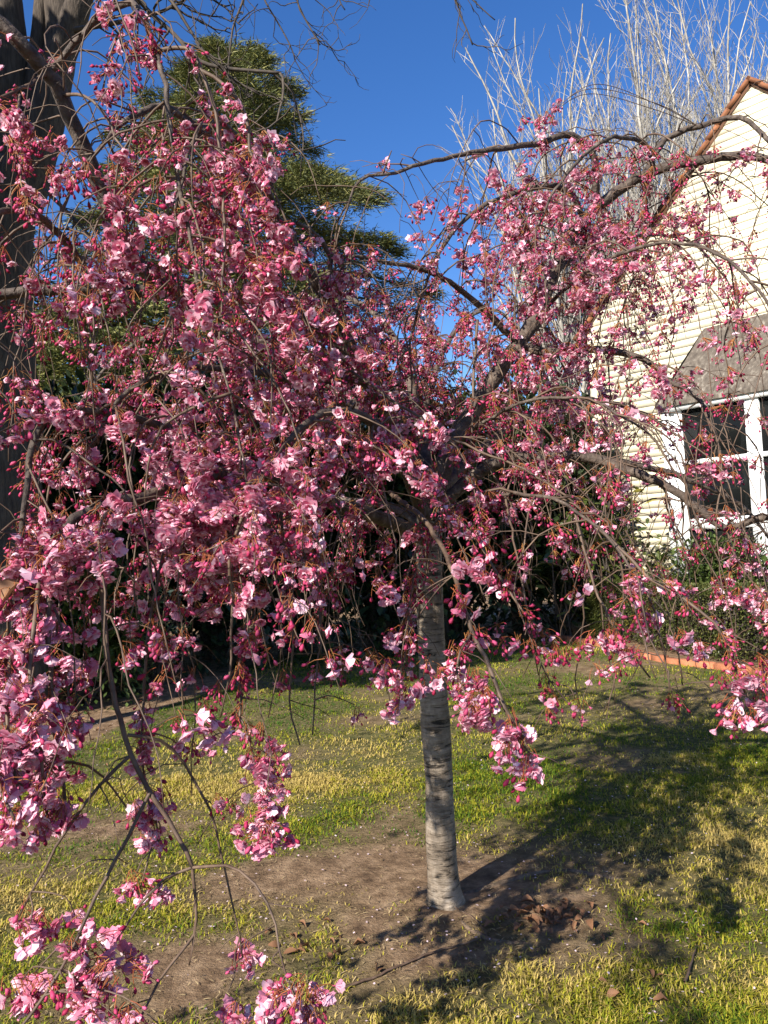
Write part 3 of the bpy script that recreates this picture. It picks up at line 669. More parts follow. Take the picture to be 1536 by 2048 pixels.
tb = gnd(888, 1812); TB = np.array([tb[0], tb[1], gz(tb[0], tb[1])])
tree = empty('weeping_cherry_tree', 'weeping cherry covered in pink blossom, its trunk standing in the lawn', 'tree', loc=tuple(TB))
D0 = TB[1]
def pts(L_): return np.array([at(*p) for p in L_])
trunkP = np.vstack([[TB + [0.01, 0, -.08]], [TB + [0.005, 0, .03]], pts([(882, 1700, D0), (878, 1560, D0), (868, 1400, D0), (862, 1250, D0 + .02), (858, 1130, D0 + .03), (860, 1020, D0 + .05), (866, 950, D0 + .07)])])
tP = catmull(trunkP, .025); zz = tP[:, 2] - TB[2]
tr = .066 - .004 * zz + .013 * np.exp(-np.maximum(zz, 0) / .05) + .004 * np.sin(zz * 9) * np.exp(-((zz - .62) / .25) ** 2)
def trunk_mesh():
    m_ = MB(); sides = 28; th = np.arange(sides) / sides * 2 * np.pi; n = len(tP)
    tt = np.arange(n)[:, None] * .1
    rr = tr[:, None] * (1 + .15 * (fbm(th[None] * 1.2 + 0 * tt, tt * .5 + 0 * th[None], 2) - .5) + .08 * (fbm(th[None] * 3 + 5 + 0 * tt, tt * 3 + 0 * th[None], 2) - .5)
                      + .16 * np.exp(-np.maximum(zz, 0) / .05)[:, None] * (.5 + .5 * np.sin(th[None] * 4 + 1)))
    V = tP[:, None] + np.stack([np.cos(th)[None] * rr, np.sin(th)[None] * rr, 0 * rr], -1)
    i_ = np.arange(n - 1)[:, None] * sides; j_ = np.arange(sides)[None]; k_ = (j_ + 1) % sides
    m_.add(V.reshape(-1, 3) - TB, None, np.stack([i_ + j_, i_ + k_, i_ + sides + k_, i_ + sides + j_], -1).reshape(-1, 4))
    return m_.build('trunk', M_cherry, tree, smooth=True)
trunk_mesh()
limbs = {
 'A': ([(864, 1030, 3.48), (900, 900, 3.5), (985, 760, 3.6), (1070, 640, 3.7), (1110, 540, 3.75), (1165, 440, 3.8), (1290, 350, 3.8), (1400, 322, 3.7), (1536, 318, 3.6), (1700, 430, 3.5)], .046, .014, 1),
 'A1': ([(1165, 440, 3.8), (1150, 400, 3.75), (1110, 372, 3.7), (1030, 385, 3.6), (940, 430, 3.5), (870, 520, 3.4), (830, 640, 3.35)], .016, .005, 1),
 'A2': ([(1290, 350, 3.8), (1330, 280, 3.8), (1400, 252, 3.75), (1480, 235, 3.7), (1540, 285, 3.6), (1600, 400, 3.5)], .018, .008, 1),
 'A3': ([(1190, 420, 3.8), (1190, 320, 3.7), (1165, 282, 3.65), (1125, 268, 3.6), (1085, 285, 3.55), (1000, 298, 3.4), (870, 320, 3.2), (790, 345, 3.1), (720, 360, 3.05), (690, 430, 3.0)], .020, .004, 1),
 'A4': ([(1310, 345, 3.8), (1290, 290, 3.5), (1230, 275, 3.3), (1170, 310, 3.2), (1110, 380, 3.1), (1070, 470, 3.1)], .013, .004, 1),
 'A5': ([(1400, 322, 3.7), (1330, 400, 3.9), (1290, 480, 4.1), (1250, 600, 4.2)], .013, .004, 1),
 'A6': ([(1110, 540, 3.75), (1200, 500, 4.2), (1290, 470, 4.6), (1390, 490, 4.9), (1470, 580, 5.0)], .016, .005, 1),
 'B': ([(868, 1020, 3.5), (980, 932, 3.52), (1080, 915, 3.5), (1180, 915, 3.45), (1250, 940, 3.4), (1340, 975, 3.3), (1400, 1020, 3.25), (1450, 1055, 3.2), (1540, 1035, 3.1), (1640, 1080, 3.0)], .034, .011, 1),
 'B1': ([(1180, 915, 3.45), (1290, 932, 3.5), (1380, 960, 3.5), (1480, 1010, 3.5), (1540, 1080, 3.5)], .020, .006, 1),
 'C': ([(1040, 690, 3.66), (1080, 702, 3.6), (1130, 705, 3.5), (1200, 698, 3.4), (1290, 720, 3.3), (1340, 765, 3.2), (1400, 800, 3.15), (1440, 900, 3.1)], .022, .005, 1),
 'D': ([(860, 1050, 3.48), (800, 870, 3.4), (735, 760, 3.3), (640, 660, 3.2), (520, 605, 3.1), (380, 590, 3.0), (200, 578, 2.9), (0, 590, 2.8), (-150, 640, 2.7)], .044, .016, 1),
 'G': ([(380, 590, 3.0), (310, 560, 2.85), (250, 490, 2.7), (190, 350, 2.6), (125, 200, 2.5), (90, 140, 2.45), (0, 50, 2.35), (-120, -40, 2.3)], .030, .022, .5),
 'G0': ('world', [(-1.45, 2.3, 3.25), (-1.95, 1.4, 3.35), (-2.1, .5, 3.2), (-1.9, -.4, 2.9), (-1.5, -1.1, 2.4)], .020, .006, .15),
 'G0b': ('world', [(-2.05, 1.0, 3.3), (-1.5, .2, 3.4), (-1.0, -.5, 3.2), (-.6, -1.2, 2.7)], .013, .005, .15),
 'G0c': ('world', [(-2.08, .8, 3.25), (-1.65, .4, 3.2), (-1.3, -.1, 3.0), (-1.1, -.6, 2.6)], .012, .005, .15),
 'G1': ([(100, 145, 2.46), (190, 45, 2.4), (250, 4, 2.35), (278, 18, 2.3), (310, 90, 2.25), (335, 200, 2.2), (350, 320, 2.2), (380, 470, 2.2), (395, 560, 2.2), (435, 700, 2.2), (470, 830, 2.2)], .0115, .0035, .9),
 'F': ([(735, 760, 3.3), (650, 600, 3.1), (560, 450, 2.9), (470, 330, 2.8), (400, 260, 2.7), (330, 215, 2.6), (250, 240, 2.5), (170, 330, 2.4)], .030, .006, 1.2),
 'F2': ([(560, 450, 2.9), (520, 350, 2.7), (470, 270, 2.5), (430, 240, 2.4), (380, 300, 2.3), (350, 420, 2.25)], .012, .004, 1.2),
 'F3': ([(650, 600, 3.1), (660, 520, 3.0), (620, 460, 2.9), (570, 450, 2.8), (540, 520, 2.7)], .012, .004, 1.2),
 'H': ([(862, 1020, 3.5), (840, 850, 3.8), (800, 700, 4.1), (740, 620, 4.3), (660, 590, 4.4), (560, 640, 4.5)], .036, .008, 1.1),
 'H2': ([(840, 850, 3.8), (880, 720, 4.2), (930, 640, 4.4), (990, 620, 4.4), (1060, 680, 4.5)], .02, .006, 1),
 'I': ([(860, 1060, 3.44), (790, 900, 3.0), (720, 830, 2.6), (640, 830, 2.35), (560, 900, 2.2), (500, 1000, 2.1)], .030, .006, 1.2),
 'E': ([(856, 1080, 3.45), (760, 1035, 3.1), (640, 1000, 2.8), (500, 938, 2.5), (380, 965, 2.3), (280, 995, 2.15), (225, 1005, 2.1), (150, 1040, 2.0), (90, 1110, 1.95), (40, 1220, 1.9)], .034, .010, 1),
 'K': ([(500, 938, 2.5), (350, 860, 2.35), (200, 825, 2.2), (110, 830, 2.1), (70, 880, 2.05), (50, 1000, 2.0), (40, 1120, 2.0)], .014, .007, 1),
 'M': ([(868, 1000, 3.5), (960, 900, 4.0), (1080, 820, 4.5), (1200, 800, 4.9), (1330, 850, 5.1)], .030, .008, .9),
 'N': ([(1070, 640, 3.7), (1150, 560, 3.3), (1260, 500, 3.0), (1390, 490, 2.75), (1500, 560, 2.6), (1600, 700, 2.5)], .010, .004, .7),
 'O': ([(200, 578, 2.9), (120, 470, 2.4), (40, 420, 2.1), (-60, 460, 1.95), (-120, 600, 1.9)], .016, .006, 1),
 'P': ([(864, 960, 3.5), (700, 800, 3.9), (560, 700, 4.3), (400, 650, 4.5), (250, 700, 4.6), (150, 820, 4.6)], .032, .008, 1.1),
 'Q': ([(1040, 690, 3.66), (960, 612, 3.5), (900, 565, 3.4), (840, 537, 3.3), (770, 527, 3.2), (710, 512, 3.1), (670, 560, 3.0)], .018, .004, 1),
 'S': ([(735, 760, 3.3), (600, 760, 3.0), (480, 740, 2.75), (350, 740, 2.5), (240, 800, 2.35), (180, 900, 2.3)], .020, .006, 1.2),
 'U': ([(862, 1040, 3.46), (930, 1010, 3.1), (1010, 990, 2.8), (1110, 1000, 2.55), (1200, 1060, 2.4), (1280, 1160, 2.3)], .010, .004, 1),
 'W': ([(900, 900, 3.5), (960, 850, 3.1), (1060, 800, 2.8), (1180, 800, 2.6), (1290, 860, 2.5)], .009, .004, .7),
 'V': ([(862, 1060, 3.46), (770, 1010, 3.8), (640, 1000, 4.2), (500, 1020, 4.6), (380, 1080, 4.8)], .024, .006, .9),
}
authored = {   # long weeping shoots: path, radii, blossom rate, first fraction with blossom
 'e1': ([(228, 1000, 2.1), (215, 1070, 2.05), (200, 1130, 2.0), (205, 1200, 2.0), (215, 1300, 1.95), (240, 1440, 1.92), (262, 1510, 1.9), (310, 1600, 1.88), (355, 1670, 1.87), (385, 1735, 1.85)], .0085, .0055, 0.02, 0),
 'e1a': ([(385, 1735, 1.85), (390, 1800, 1.85), (388, 1870, 1.85), (378, 1930, 1.85)], .0045, .0025, 0, 0),
 'e1b': ([(385, 1735, 1.85), (330, 1760, 1.83), (280, 1810, 1.82), (235, 1880, 1.8)], .004, .0025, 0, 0),
 'e1c': ([(385, 1735, 1.85), (450, 1733, 1.8), (510, 1770, 1.75), (550, 1850, 1.7), (572, 1950, 1.65)], .004, .0022, 0.0, 0),
 'e1d': ([(388, 1870, 1.85), (340, 1930, 1.8), (300, 2000, 1.75), (270, 2060, 1.7)], .0035, .0025, 0.2, .6),
 'e1e': ([(262, 1510, 1.9), (200, 1570, 1.85), (140, 1650, 1.82), (90, 1740, 1.8), (40, 1830, 1.8)], .0045, .0025, 0.1, .3),
 'e1f': ([(300, 1585, 1.88), (230, 1720, 1.8), (150, 1880, 1.7), (90, 1990, 1.65), (30, 2070, 1.6)], .0045, .003, 0.05, .3),
 'e1g': ([(255, 1470, 1.92), (320, 1480, 1.95), (370, 1530, 2.0), (420, 1620, 2.0), (440, 1700, 2.0), (470, 1820, 2.0), (485, 1915, 2.0)], .0045, .0022, 0.0, 0),
 'e2': ([(140, 1045, 2.0), (105, 1140, 1.9), (95, 1250, 1.85), (105, 1400, 1.8), (110, 1480, 1.78), (130, 1600, 1.75)], .009, .004, .45, .2),
 'e3': ([(60, 1150, 1.92), (20, 1300, 1.8), (15, 1450, 1.7), (40, 1600, 1.65)], .007, .003, .9, .1),
 'e4': ([(90, 1110, 1.95), (70, 1240, 1.8), (60, 1340, 1.75), (80, 1500, 1.7), (95, 1640, 1.7)], .007, .003, .8, .2),
 'e5': ([(30, 1250, 1.9), (-20, 1400, 1.7), (-10, 1550, 1.6), (30, 1640, 1.55)], .006, .003, .9, .1),
 'h1': ([(500, 960, 2.5), (495, 1080, 2.4), (500, 1200, 2.3), (480, 1330, 2.2), (490, 1460, 2.1), (520, 1560, 2.05), (535, 1640, 2.0), (548, 1700, 2.0)], .006, .002, .75, .42),
 'h2': ([(380, 965, 2.3), (330, 1100, 2.2), (300, 1240, 2.1), (285, 1400, 2.05), (290, 1560, 2.0), (320, 1680, 2.0)], .006, .0022, .6, .62),
 'h3': ([(560, 990, 2.6), (570, 1120, 2.55), (585, 1260, 2.5), (580, 1400, 2.5), (600, 1490, 2.45)], .006, .0025, .04, .3),
 'h4': ([(640, 1000, 2.8), (635, 1120, 2.7), (640, 1260, 2.6), (628, 1400, 2.55), (625, 1470, 2.5)], .006, .0025, .06, .2),
 'h5': ([(470, 830, 2.2), (490, 950, 2.15), (505, 1080, 2.15), (510, 1180, 2.15), (508, 1280, 2.1)], .004, .002, .3, .6),
 'g2': ([(315, 103, 2.25), (350, 94, 2.22), (385, 104, 2.2), (405, 150, 2.2), (430, 220, 2.2), (440, 300, 2.2), (448, 420, 2.2), (445, 560, 2.2), (440, 700, 2.2)], .0065, .003, .25, .0),
 'g3': ([(400, 140, 2.2), (450, 175, 2.2), (490, 225, 2.2), (500, 300, 2.2), (520, 340, 2.2), (545, 375, 2.2), (575, 450, 2.2), (600, 540, 2.2)], .006, .003, .6, .1),
 'g4': ([(120, 190, 2.5), (170, 192, 2.4), (215, 240, 2.35), (250, 310, 2.3), (272, 350, 2.3)], .006, .003, .35, .5),
 'g5': ([(100, 143, 2.46), (60, 170, 2.4), (0, 195, 2.3), (-60, 240, 2.2)], .008, .004, .3, .3),
 'g6': ([(330, 180, 2.22), (325, 260, 2.2), (335, 400, 2.2), (340, 560, 2.2)], .004, .0025, .4, .2),
 'g7': ([(275, 18, 2.32), (240, 60, 2.3), (215, 120, 2.3), (205, 190, 2.28)], .004, .002, .8, .2),
 'g8': ([(280, 20, 2.3), (268, 90, 2.28), (262, 130, 2.28)], .003, .002, .9, .4),
 'o1': ([(40, 190, 2.3), (35, 230, 2.2), (45, 300, 2.1), (40, 360, 2.05), (60, 430, 2.0)], .004, .002, .8, .1),
 'l1': ([(780, 985, 2.9), (840, 1030, 2.6), (885, 1095, 2.4), (915, 1170, 2.25), (945, 1260, 2.15), (985, 1350, 2.08), (1022, 1440, 2.02)], .0095, .006, .0, 0),
 'l1b': ([(1015, 1425, 2.02), (1035, 1450, 2.02), (1050, 1490, 2.02), (1060, 1510, 2.02)], .004, .002, 1.0, 0),
 'l1c': ([(945, 1260, 2.15), (925, 1300, 2.1), (915, 1340, 2.08), (935, 1390, 2.05), (955, 1440, 2.03)], .004, .002, 1.0, .2),
 'l2': ([(900, 1020, 2.8), (960, 1090, 2.6), (1010, 1170, 2.5), (1060, 1240, 2.45), (1120, 1290, 2.4)], .006, .003, .5, .4),
 'l3': ([(860, 1060, 3.2), (830, 1150, 2.8), (815, 1240, 2.5), (810, 1310, 2.4), (800, 1370, 2.35)], .005, .002, .75, .3),
 'l4': ([(1010, 990, 2.8), (1040, 1150, 2.55), (1070, 1290, 2.45), (1100, 1360, 2.4), (1160, 1440, 2.35)], .0045, .002, .35, .6),
 'r1': ([(1200, 1060, 2.4), (1300, 1155, 2.3), (1370, 1200, 2.25), (1430, 1245, 2.2), (1465, 1320, 2.2), (1490, 1385, 2.2)], .006, .0035, .45, .45),
 'r2': ([(1150, 1020, 2.5), (1180, 1140, 2.45), (1220, 1240, 2.4), (1265, 1310, 2.4), (1300, 1355, 2.4)], .005, .003, .5, .4),
 'r3': ([(1450, 1055, 3.2), (1480, 1130, 2.9), (1530, 1200, 2.7), (1540, 1300, 2.6), (1535, 1400, 2.55)], .005, .002, .7, .3),
 'r4': ([(1250, 1060, 2.6), (1310, 1160, 2.6), (1350, 1280, 2.6), (1365, 1370, 2.6)], .003, .002, .0, .9),
 's1': ([(955, 640, 3.2), (950, 720, 3.15), (945, 820, 3.1), (943, 900, 3.1)], .007, .004, .1, .2),
 's2': ([(700, 740, 3.0), (800, 810, 2.9), (930, 890, 2.8), (1030, 930, 2.75), (1130, 990, 2.7), (1170, 1030, 2.7)], .006, .004, .15, .4),
}
CL = []; NODES = []          # cluster positions; points on limbs and shoots that twigs can spring from
TW = MB(); n_tw = [0]
def addclusters(P, rate, f0, gate=True, spacing=.054):
    L_ = np.concatenate([[0], np.cumsum(np.linalg.norm(np.diff(P, axis=0), axis=1))]); s = L_[-1] * f0 + rng.random() * .05
    while s < L_[-1] + .001:
        p = np.array([np.interp(s, L_, P[:, k]) for k in range(3)])
        px, py, dd = proj(p)
        inn = dd > .3 and 0 <= px <= 1536 and 0 <= py <= 2048
        g = 1.0
        if gate:
            g = dens(px, py) if inn else (.6 if py > 0 or dd < .5 else .12)
            c_ = fbm(p[0] * 5 + p[1] * 3.1, p[2] * 5 - p[1] * 2.3, 2)
            g = g * np.clip((c_ - .30) * 4.0, .12, 1)
        if (dd > 1.2 or dd < -.1 or abs(p[0]) > 1) and rng.random() < rate * g: CL.append(p)
        s += spacing * (.6 + .8 * rng.random())
def hang(p, d, L_, r, lev=0, wob=.16, pull=.30, rate=.8):
    n = max(4, int(L_ / .05)); C = [p.copy()]; q = p.copy()
    for k in range(n):
        d = nrm(d + rng.normal(size=3) * wob + np.array([0, 0, -pull]))
        q = q + d * (L_ / n)
        px, py, dd = proj(q)
        if np.linalg.norm(q - CAM) < 1.1 or q[2] < .12 or (0 < dd < 1.3 and abs(q[0]) < .75 * dd + .15): break
        if dd > .3 and 0 <= px <= 1536 and py < 2048 and k > 1 and dens(px, py) < .04 + .06 * rng.random(): break
        C.append(q.copy())
    if len(C) < 3: return
    C = np.array(C); tube(TW, C - TB, np.linspace(r, max(r * .45, .0011), len(C)), 3 if r < .003 else 4); n_tw[0] += 1
    addclusters(C, rate, .12)
    if lev < 2:
        for _ in range(rng.integers(0, 3) if lev == 0 else rng.integers(0, 2)):
            i_ = rng.integers(1, len(C) - 1); az = rng.random() * 2 * np.pi
            hang(C[i_], nrm(np.array([math.cos(az), math.sin(az), .5 * rng.random()])), L_ * (.4 + .5 * rng.random()), max(r * .6, .0016), lev + 1, wob, pull, rate)
for key, val in limbs.items():
    L_, ra, rb, rate = val[-4:]
    P = catmull(np.array(L_) if val[0] == 'world' else pts(L_), .05); P[1:-1] += rng.normal(size=(len(P) - 2, 3)) * .0025
    NODES.append(P[len(P) // 3:]); m_ = MB(); rad = np.linspace(ra, rb, len(P)) * (1 + .08 * (rng.random(len(P)) - .5)); tube(m_, P - TB, rad, 10 if ra > .02 else 7, lump=.10)
    m_.build('limb', M_limb, tree, smooth=True)
    Ls = np.concatenate([[0], np.cumsum(np.linalg.norm(np.diff(P, axis=0), axis=1))]); s = Ls[-1] * (.22 if ra > .025 else .05)
    while s < Ls[-1]:
        i_ = min(np.searchsorted(Ls, s), len(P) - 2); t = nrm(P[i_ + 1] - P[i_]); az = rng.random() * 2 * np.pi
        d = nrm(np.array([math.cos(az), math.sin(az), .35 + .5 * rng.random()]) + t * .6)
        if rng.random() < .92: hang(P[i_], d, (.28 + .62 * rng.random() ** 1.3) * (1.15 if rb < .012 else 1), .0028 + .0022 * rng.random(), 0, rate=.72 * rate)
        s += .060 * (.5 + rng.random())
    if rb < .008: hang(P[-1], nrm(P[-1] - P[-2]), .6, rb, 0)
for key, (L_, ra, rb, rate, f0) in authored.items():
    P = catmull(pts(L_), .04); P[1:-1] += rng.normal(size=(len(P) - 2, 3)) * .0022
    NODES.append(P[len(P) // 6:]); m_ = MB(); tube(m_, P - TB, np.linspace(ra, rb, len(P)), 6); m_.build('shoot', M_twig, tree, smooth=True)
    if rate: addclusters(P, rate, f0, gate=False, spacing=.045)
    for _ in range(int(2 + len(P) * .05 * (rate > .2))):
        i_ = rng.integers(len(P) // 4, len(P) - 1); az = rng.random() * 2 * np.pi
        hang(P[i_], nrm(np.array([math.cos(az), math.sin(az), .1])), .12 + .2 * rng.random(), .002, 2, rate=.8 if rate > .2 else .3)
# single clusters that the long shoots carry at their ends
for px, py, dp, k in [(575, 1965, 1.65, 3), (590, 1990, 1.62, 3), (560, 2010, 1.6, 3), (600, 2030, 1.6, 2), (470, 1930, 2.0, 2), (455, 1985, 1.9, 2), (180, 1925, 1.7, 3), (150, 1960, 1.68, 3), (205, 1965, 1.68, 3), (190, 2000, 1.66, 3), (240, 2040, 1.6, 3), (320, 2050, 1.6, 2),
                      (60, 1850, 1.75, 2), (45, 1960, 1.7, 2), (70, 1945, 1.7, 1), (265, 1770, 1.95, 3), (275, 1790, 1.95, 1), (150, 1830, 1.8, 1), (310, 1610, 2.0, 2), (290, 1580, 2.0, 2), (320, 1660, 2.0, 2), (425, 1610, 2.0, 1), (475, 1630, 2.0, 1), (400, 1490, 2.1, 1), (360, 1495, 2.1, 1),
                      (940, 1130, 2.2, 3), (765, 1160, 2.2, 3), (620, 1130, 2.3, 1), (590, 1180, 2.4, 1), (330, 1280, 2.0, 3), (510, 1300, 2.1, 3), (1355, 1380, 2.6, 2), (620, 1235, 2.6, 1), (725, 1310, 2.6, 1), (710, 1410, 2.6, 1), (240, 690, 2.1, 3), (110, 820, 2.05, 3), (90, 805, 2.05, 2), (130, 830, 2.05, 2),
                      (935, 1370, 2.05, 3), (960, 1385, 2.05, 3), (910, 1365, 2.08, 2), (965, 1425, 2.03, 3), (945, 1415, 2.03, 2), (1050, 1475, 2.0, 2), (1060, 1500, 2.0, 2), (930, 1250, 2.15, 3), (955, 1270, 2.15, 2), (805, 1290, 2.3, 2), (810, 1325, 2.3, 3), (820, 1360, 2.3, 2), (800, 1255, 2.3, 2), (1240, 1290, 2.3, 3), (1225, 1255, 2.3, 3), (1265, 1225, 2.3, 2), (1255, 1320, 2.3, 2), (1105, 1385, 2.35, 2), (1150, 1400, 2.35, 1), (1070, 1285, 2.3, 3), (1050, 1270, 2.3, 2), (1490, 1385, 2.2, 3), (1510, 1340, 2.2, 3), (1480, 1405, 2.2, 2), (1520, 1300, 2.2, 2), (1525, 1385, 2.2, 2), (1380, 1265, 2.3, 2), (520, 1490, 2.05, 2), (535, 1520, 2.05, 2), (505, 1470, 2.05, 2), (530, 1590, 2.0, 2), (535, 1630, 2.0, 2), (550, 1690, 2.0, 2), (490, 1430, 2.1, 2), (40, 1330, 1.75, 3), (60, 1390, 1.72, 3), (30, 1560, 1.65, 3), (70, 1600, 1.65, 3), (100, 1620, 1.68, 2), (50, 1480, 1.7, 2), (110, 1440, 1.75, 2), (130, 1480, 1.75, 1),
                      (1085, 240, 3.4, 3), (1100, 225, 3.4, 2), (1070, 255, 3.4, 2), (40, 240, 2.1, 3), (50, 330, 2.05, 3), (155, 340, 2.1, 2), (265, 80, 2.28, 2), (255, 95, 2.28, 1), (200, 30, 2.35, 1), (105, 275, 2.2, 1)]:
    p = at(px, py, dp)
    for q in range(k):
        CL.append(p + rng.normal(size=3) * .012 * k)
    N_ = np.concatenate(NODES); dv = N_ - p; cost = np.linalg.norm(dv, axis=1) + np.where(dv[:, 2] > .02, 0, 1.5) + .5 * np.abs(dv[:, 1])
    t = N_[np.argmin(cost)]; h_ = np.linalg.norm((t - p)[:2])
    C = catmull([t, t * .72 + p * .28 + np.array([0, 0, .10 * h_]) + rng.normal(size=3) * .006, t * .3 + p * .7 + np.array([0, 0, .16 * h_]) + rng.normal(size=3) * .006, p], .03)
    tube(TW, C - TB, (.0026, .0014), 4)
tag(TW.build('twigs', M_twig, tree), kind='stuff')
CL = np.array(CL); 

# blossom shapes: axis hangs along -Z
def petal(g, L_, Wd, a0, a1, az, cup):
    e = np.array([math.cos(az), math.sin(az), 0]); t = np.array([-math.sin(az), math.cos(az), 0]); z = np.array([0, 0, 1.0])
    c1 = .55 * L_ * (math.sin(a0) * e - math.cos(a0) * z); c2 = c1 + .45 * L_ * (math.sin(a1) * e - math.cos(a1) * z)
    V = np.array([[0, 0, 0], c1 - .5 * Wd * t - cup * e, c1 + cup * .4 * e, c1 + .5 * Wd * t - cup * e, c2 - .36 * Wd * t - cup * .6 * e, c2 * .93, c2 + .36 * Wd * t - cup * .6 * e])
    V[1:] += g.normal(size=(6, 3)) * .045 * L_
    return V, np.array([[0, 2, 1], [0, 3, 2]]), np.array([[1, 2, 5, 4], [2, 3, 6, 5]])
def flower(g, op, big=1.0):
    m_ = MB(); L_ = .0175 * big
    for w_, (n, k, sc) in enumerate(((5, 1.0, 1.0), (5, .66, .9), (3, .3, .7))):
        ph = g.random() * 6.28
        for q in range(n):
            a1 = op * k * (.8 + .4 * g.random()); V, T, Qd = petal(g, L_ * sc * (.88 + .24 * g.random()), .0135 * sc * big, a1 * .75 + .12, a1 * 1.25, ph + q * 6.283 / n + g.normal() * .12, .0022)
            m_.add(V, T, Qd, 0)
    # calyx
    m_.add([[0, 0, .007], [.0016, 0, 0], [-.0008, .0014, 0], [-.0008, -.0014, 0]], [[0, 1, 2], [0, 2, 3], [0, 3, 1]], None, 1)
    return m_
def bud(g, L_):
    r = L_ * .27; th = np.arange(4) * np.pi / 2 + g.random()
    ring = lambda rr, z: np.stack([np.cos(th) * rr, np.sin(th) * rr, np.full(4, z)], -1)
    V = np.vstack([[[0, 0, 0]], ring(r * .75, -L_ * .3), ring(r, -L_ * .65), [[0, 0, -L_]]])
    T = []
    for q in range(4):
        n = (q + 1) % 4; T += [[0, 1 + q, 1 + n], [5 + q, 9, 5 + n]]
    Qd = [[1 + q, 5 + q, 5 + (q + 1) % 4, 1 + (q + 1) % 4] for q in range(4)]
    m_ = MB(); m_.add(V, T, Qd, 1); return m_
gF = np.random.default_rng(4)
FL = [flower(gF, o_, b_) for o_, b_ in ((1.15, 1.08), (.9, 1.0), (1.3, 1.1), (.65, .95), (1.0, 1.05), (.45, .85))]
BD = [bud(gF, .012), bud(gF, .0145), bud(gF, .018), bud(gF, .015)]
def rot_to(d, spin):
    d = d / np.linalg.norm(d); a = -d                       # local -Z -> d
    x = np.cross([0.3, .9, .1], a); x /= np.linalg.norm(x); y = np.cross(a, x)
    c, s = math.cos(spin), math.sin(spin); return np.stack([x * c + y * s, y * c - x * s, a], -1)
def cluster(g, nf, nb_):
    """list of (kind, variant, 3x3, pos, scale) and stalk mesh"""
    it = []; st = MB(); n = nf + nb_; drift = g.normal(size=2) * .3
    for k in range(n):
        az = g.random() * 2 * np.pi; el = .1 + 1.1 * g.random(); L_ = .018 + .018 * g.random()
        d = nrm(np.array([math.cos(az) * math.sin(el) + drift[0], math.sin(az) * math.sin(el) + drift[1], -math.cos(el) * .9 + .15])); o_ = np.array([g.normal() * .006, g.normal() * .006, g.normal() * .010])
        mid = o_ + d * L_ * .55; end = mid + nrm(d + np.array([0, 0, -.55])) * L_ * .45
        tube(st, np.array([o_, mid, end]), [.0009, .0008, .0009], 3, 2, cap=False)
        fd = nrm(d + np.array([0, 0, -.5]) + g.normal(size=3) * .25)
        if k < nf: it.append(('flower', int(g.integers(len(FL))), rot_to(fd, g.random() * 6.28), end, .9 + .3 * g.random()))
        else: it.append(('bud', int(g.integers(len(BD))), rot_to(fd, g.random() * 6.28), end, .85 + .45 * g.random()))
    return it, st
def bake(it, st):
    m_ = MB(); V, T, Qd, mt, mq = st.arrays(); m_.add(V, T, Qd, 2)
    for kind, v, Rm, p, s in it:
        V, T, Qd, mt, mq = (FL if kind == 'flower' else BD)[v].arrays(); k = m_.n; m_.V.append((V * s) @ Rm.T + p); m_.T.append(T + k); m_.Q.append(Qd + k); m_.mt.append(mt); m_.mq.append(mq); m_.n += len(V)
    return m_
specs = [(0, 12), (0, 10), (1, 11), (1, 9), (2, 10), (3, 9), (3, 7), (4, 7), (5, 6), (6, 5), (7, 5), (8, 3)]
VAR = [cluster(gF, a, b) for a, b in specs]
BAKED = [bake(*v) for v in VAR]
def flower_far(g, op, big):
    m_ = MB(); L_ = .0175 * big
    for n, k, sc in ((5, 1.0, 1.0), (4, .5, .85)):
        ph = g.random() * 6.28
        for q in range(n):
            a1 = op * k * (.8 + .4 * g.random()); V, T, Qd = petal(g, L_ * sc * (.88 + .24 * g.random()), .0145 * sc * big, a1 * .75 + .12, a1 * 1.25, ph + q * 6.283 / n, .002)
            m_.add(V[[0, 1, 3, 5]], [[0, 2, 1], [1, 2, 3]], None, 0)
    return m_
_FL, FL = FL, [flower_far(gF, o_, b_) for o_, b_ in ((1.15, 1.08), (.9, 1.0), (1.3, 1.1), (.65, .95), (1.0, 1.05), (.45, .85))]
def bud_far(L_):
    r = L_ * .30; th = np.arange(3) * 2.094; V = np.vstack([[[0, 0, 0]], np.stack([np.cos(th) * r, np.sin(th) * r, np.full(3, -L_ * .55)], -1), [[0, 0, -L_]]])
    m_ = MB(); m_.add(V, [[0, 1, 2], [0, 2, 3], [0, 3, 1], [4, 2, 1], [4, 3, 2], [4, 1, 3]], None, 1); return m_
_BD, BD = BD, [bud_far(q) for q in (.012, .0145, .018, .015)]
def far_stalks(it):
    st = MB()
    for kind, v, Rm, p, s in it: tube(st, np.array([p * .08 + [0, 0, .004], p]), [.0010, .0009], 3, 2, cap=False)
    return st
FARB = [bake(v[0], far_stalks(v[0])) for v in VAR]; FL = _FL; BD = _BD
BMATS = [M_petal, M_bud, M_stalk]
BMESH = [b.mesh('blossom_cluster', BMATS) for b in BAKED]
px, py, dd = proj(CL)
dist = np.linalg.norm(CL - CAM, axis=1)
openn = .50 + 1.5 * (fbm(CL[:, 0] * 2.2 + 3, CL[:, 2] * 2.2 + CL[:, 1], 2) - .5) + .22 * (dist < 2.5) - .10 * (dist > 3.2) + rng.normal(size=len(CL)) * .24
vi = np.clip((openn * 12).astype(int), 0, 11)
spin = rng.random(len(CL)) * 2 * np.pi; tilt = rng.normal(size=(len(CL), 2)) * .3; scl = .95 + .35 * rng.random(len(CL))
inside = (px > -20) & (px < 1556) & (py > -20) & (py < 2068)
rank = np.argsort(np.where(inside, dist / scl, 1e9)); big = rank[:300]; isbig = np.zeros(len(CL), bool); isbig[big] = True
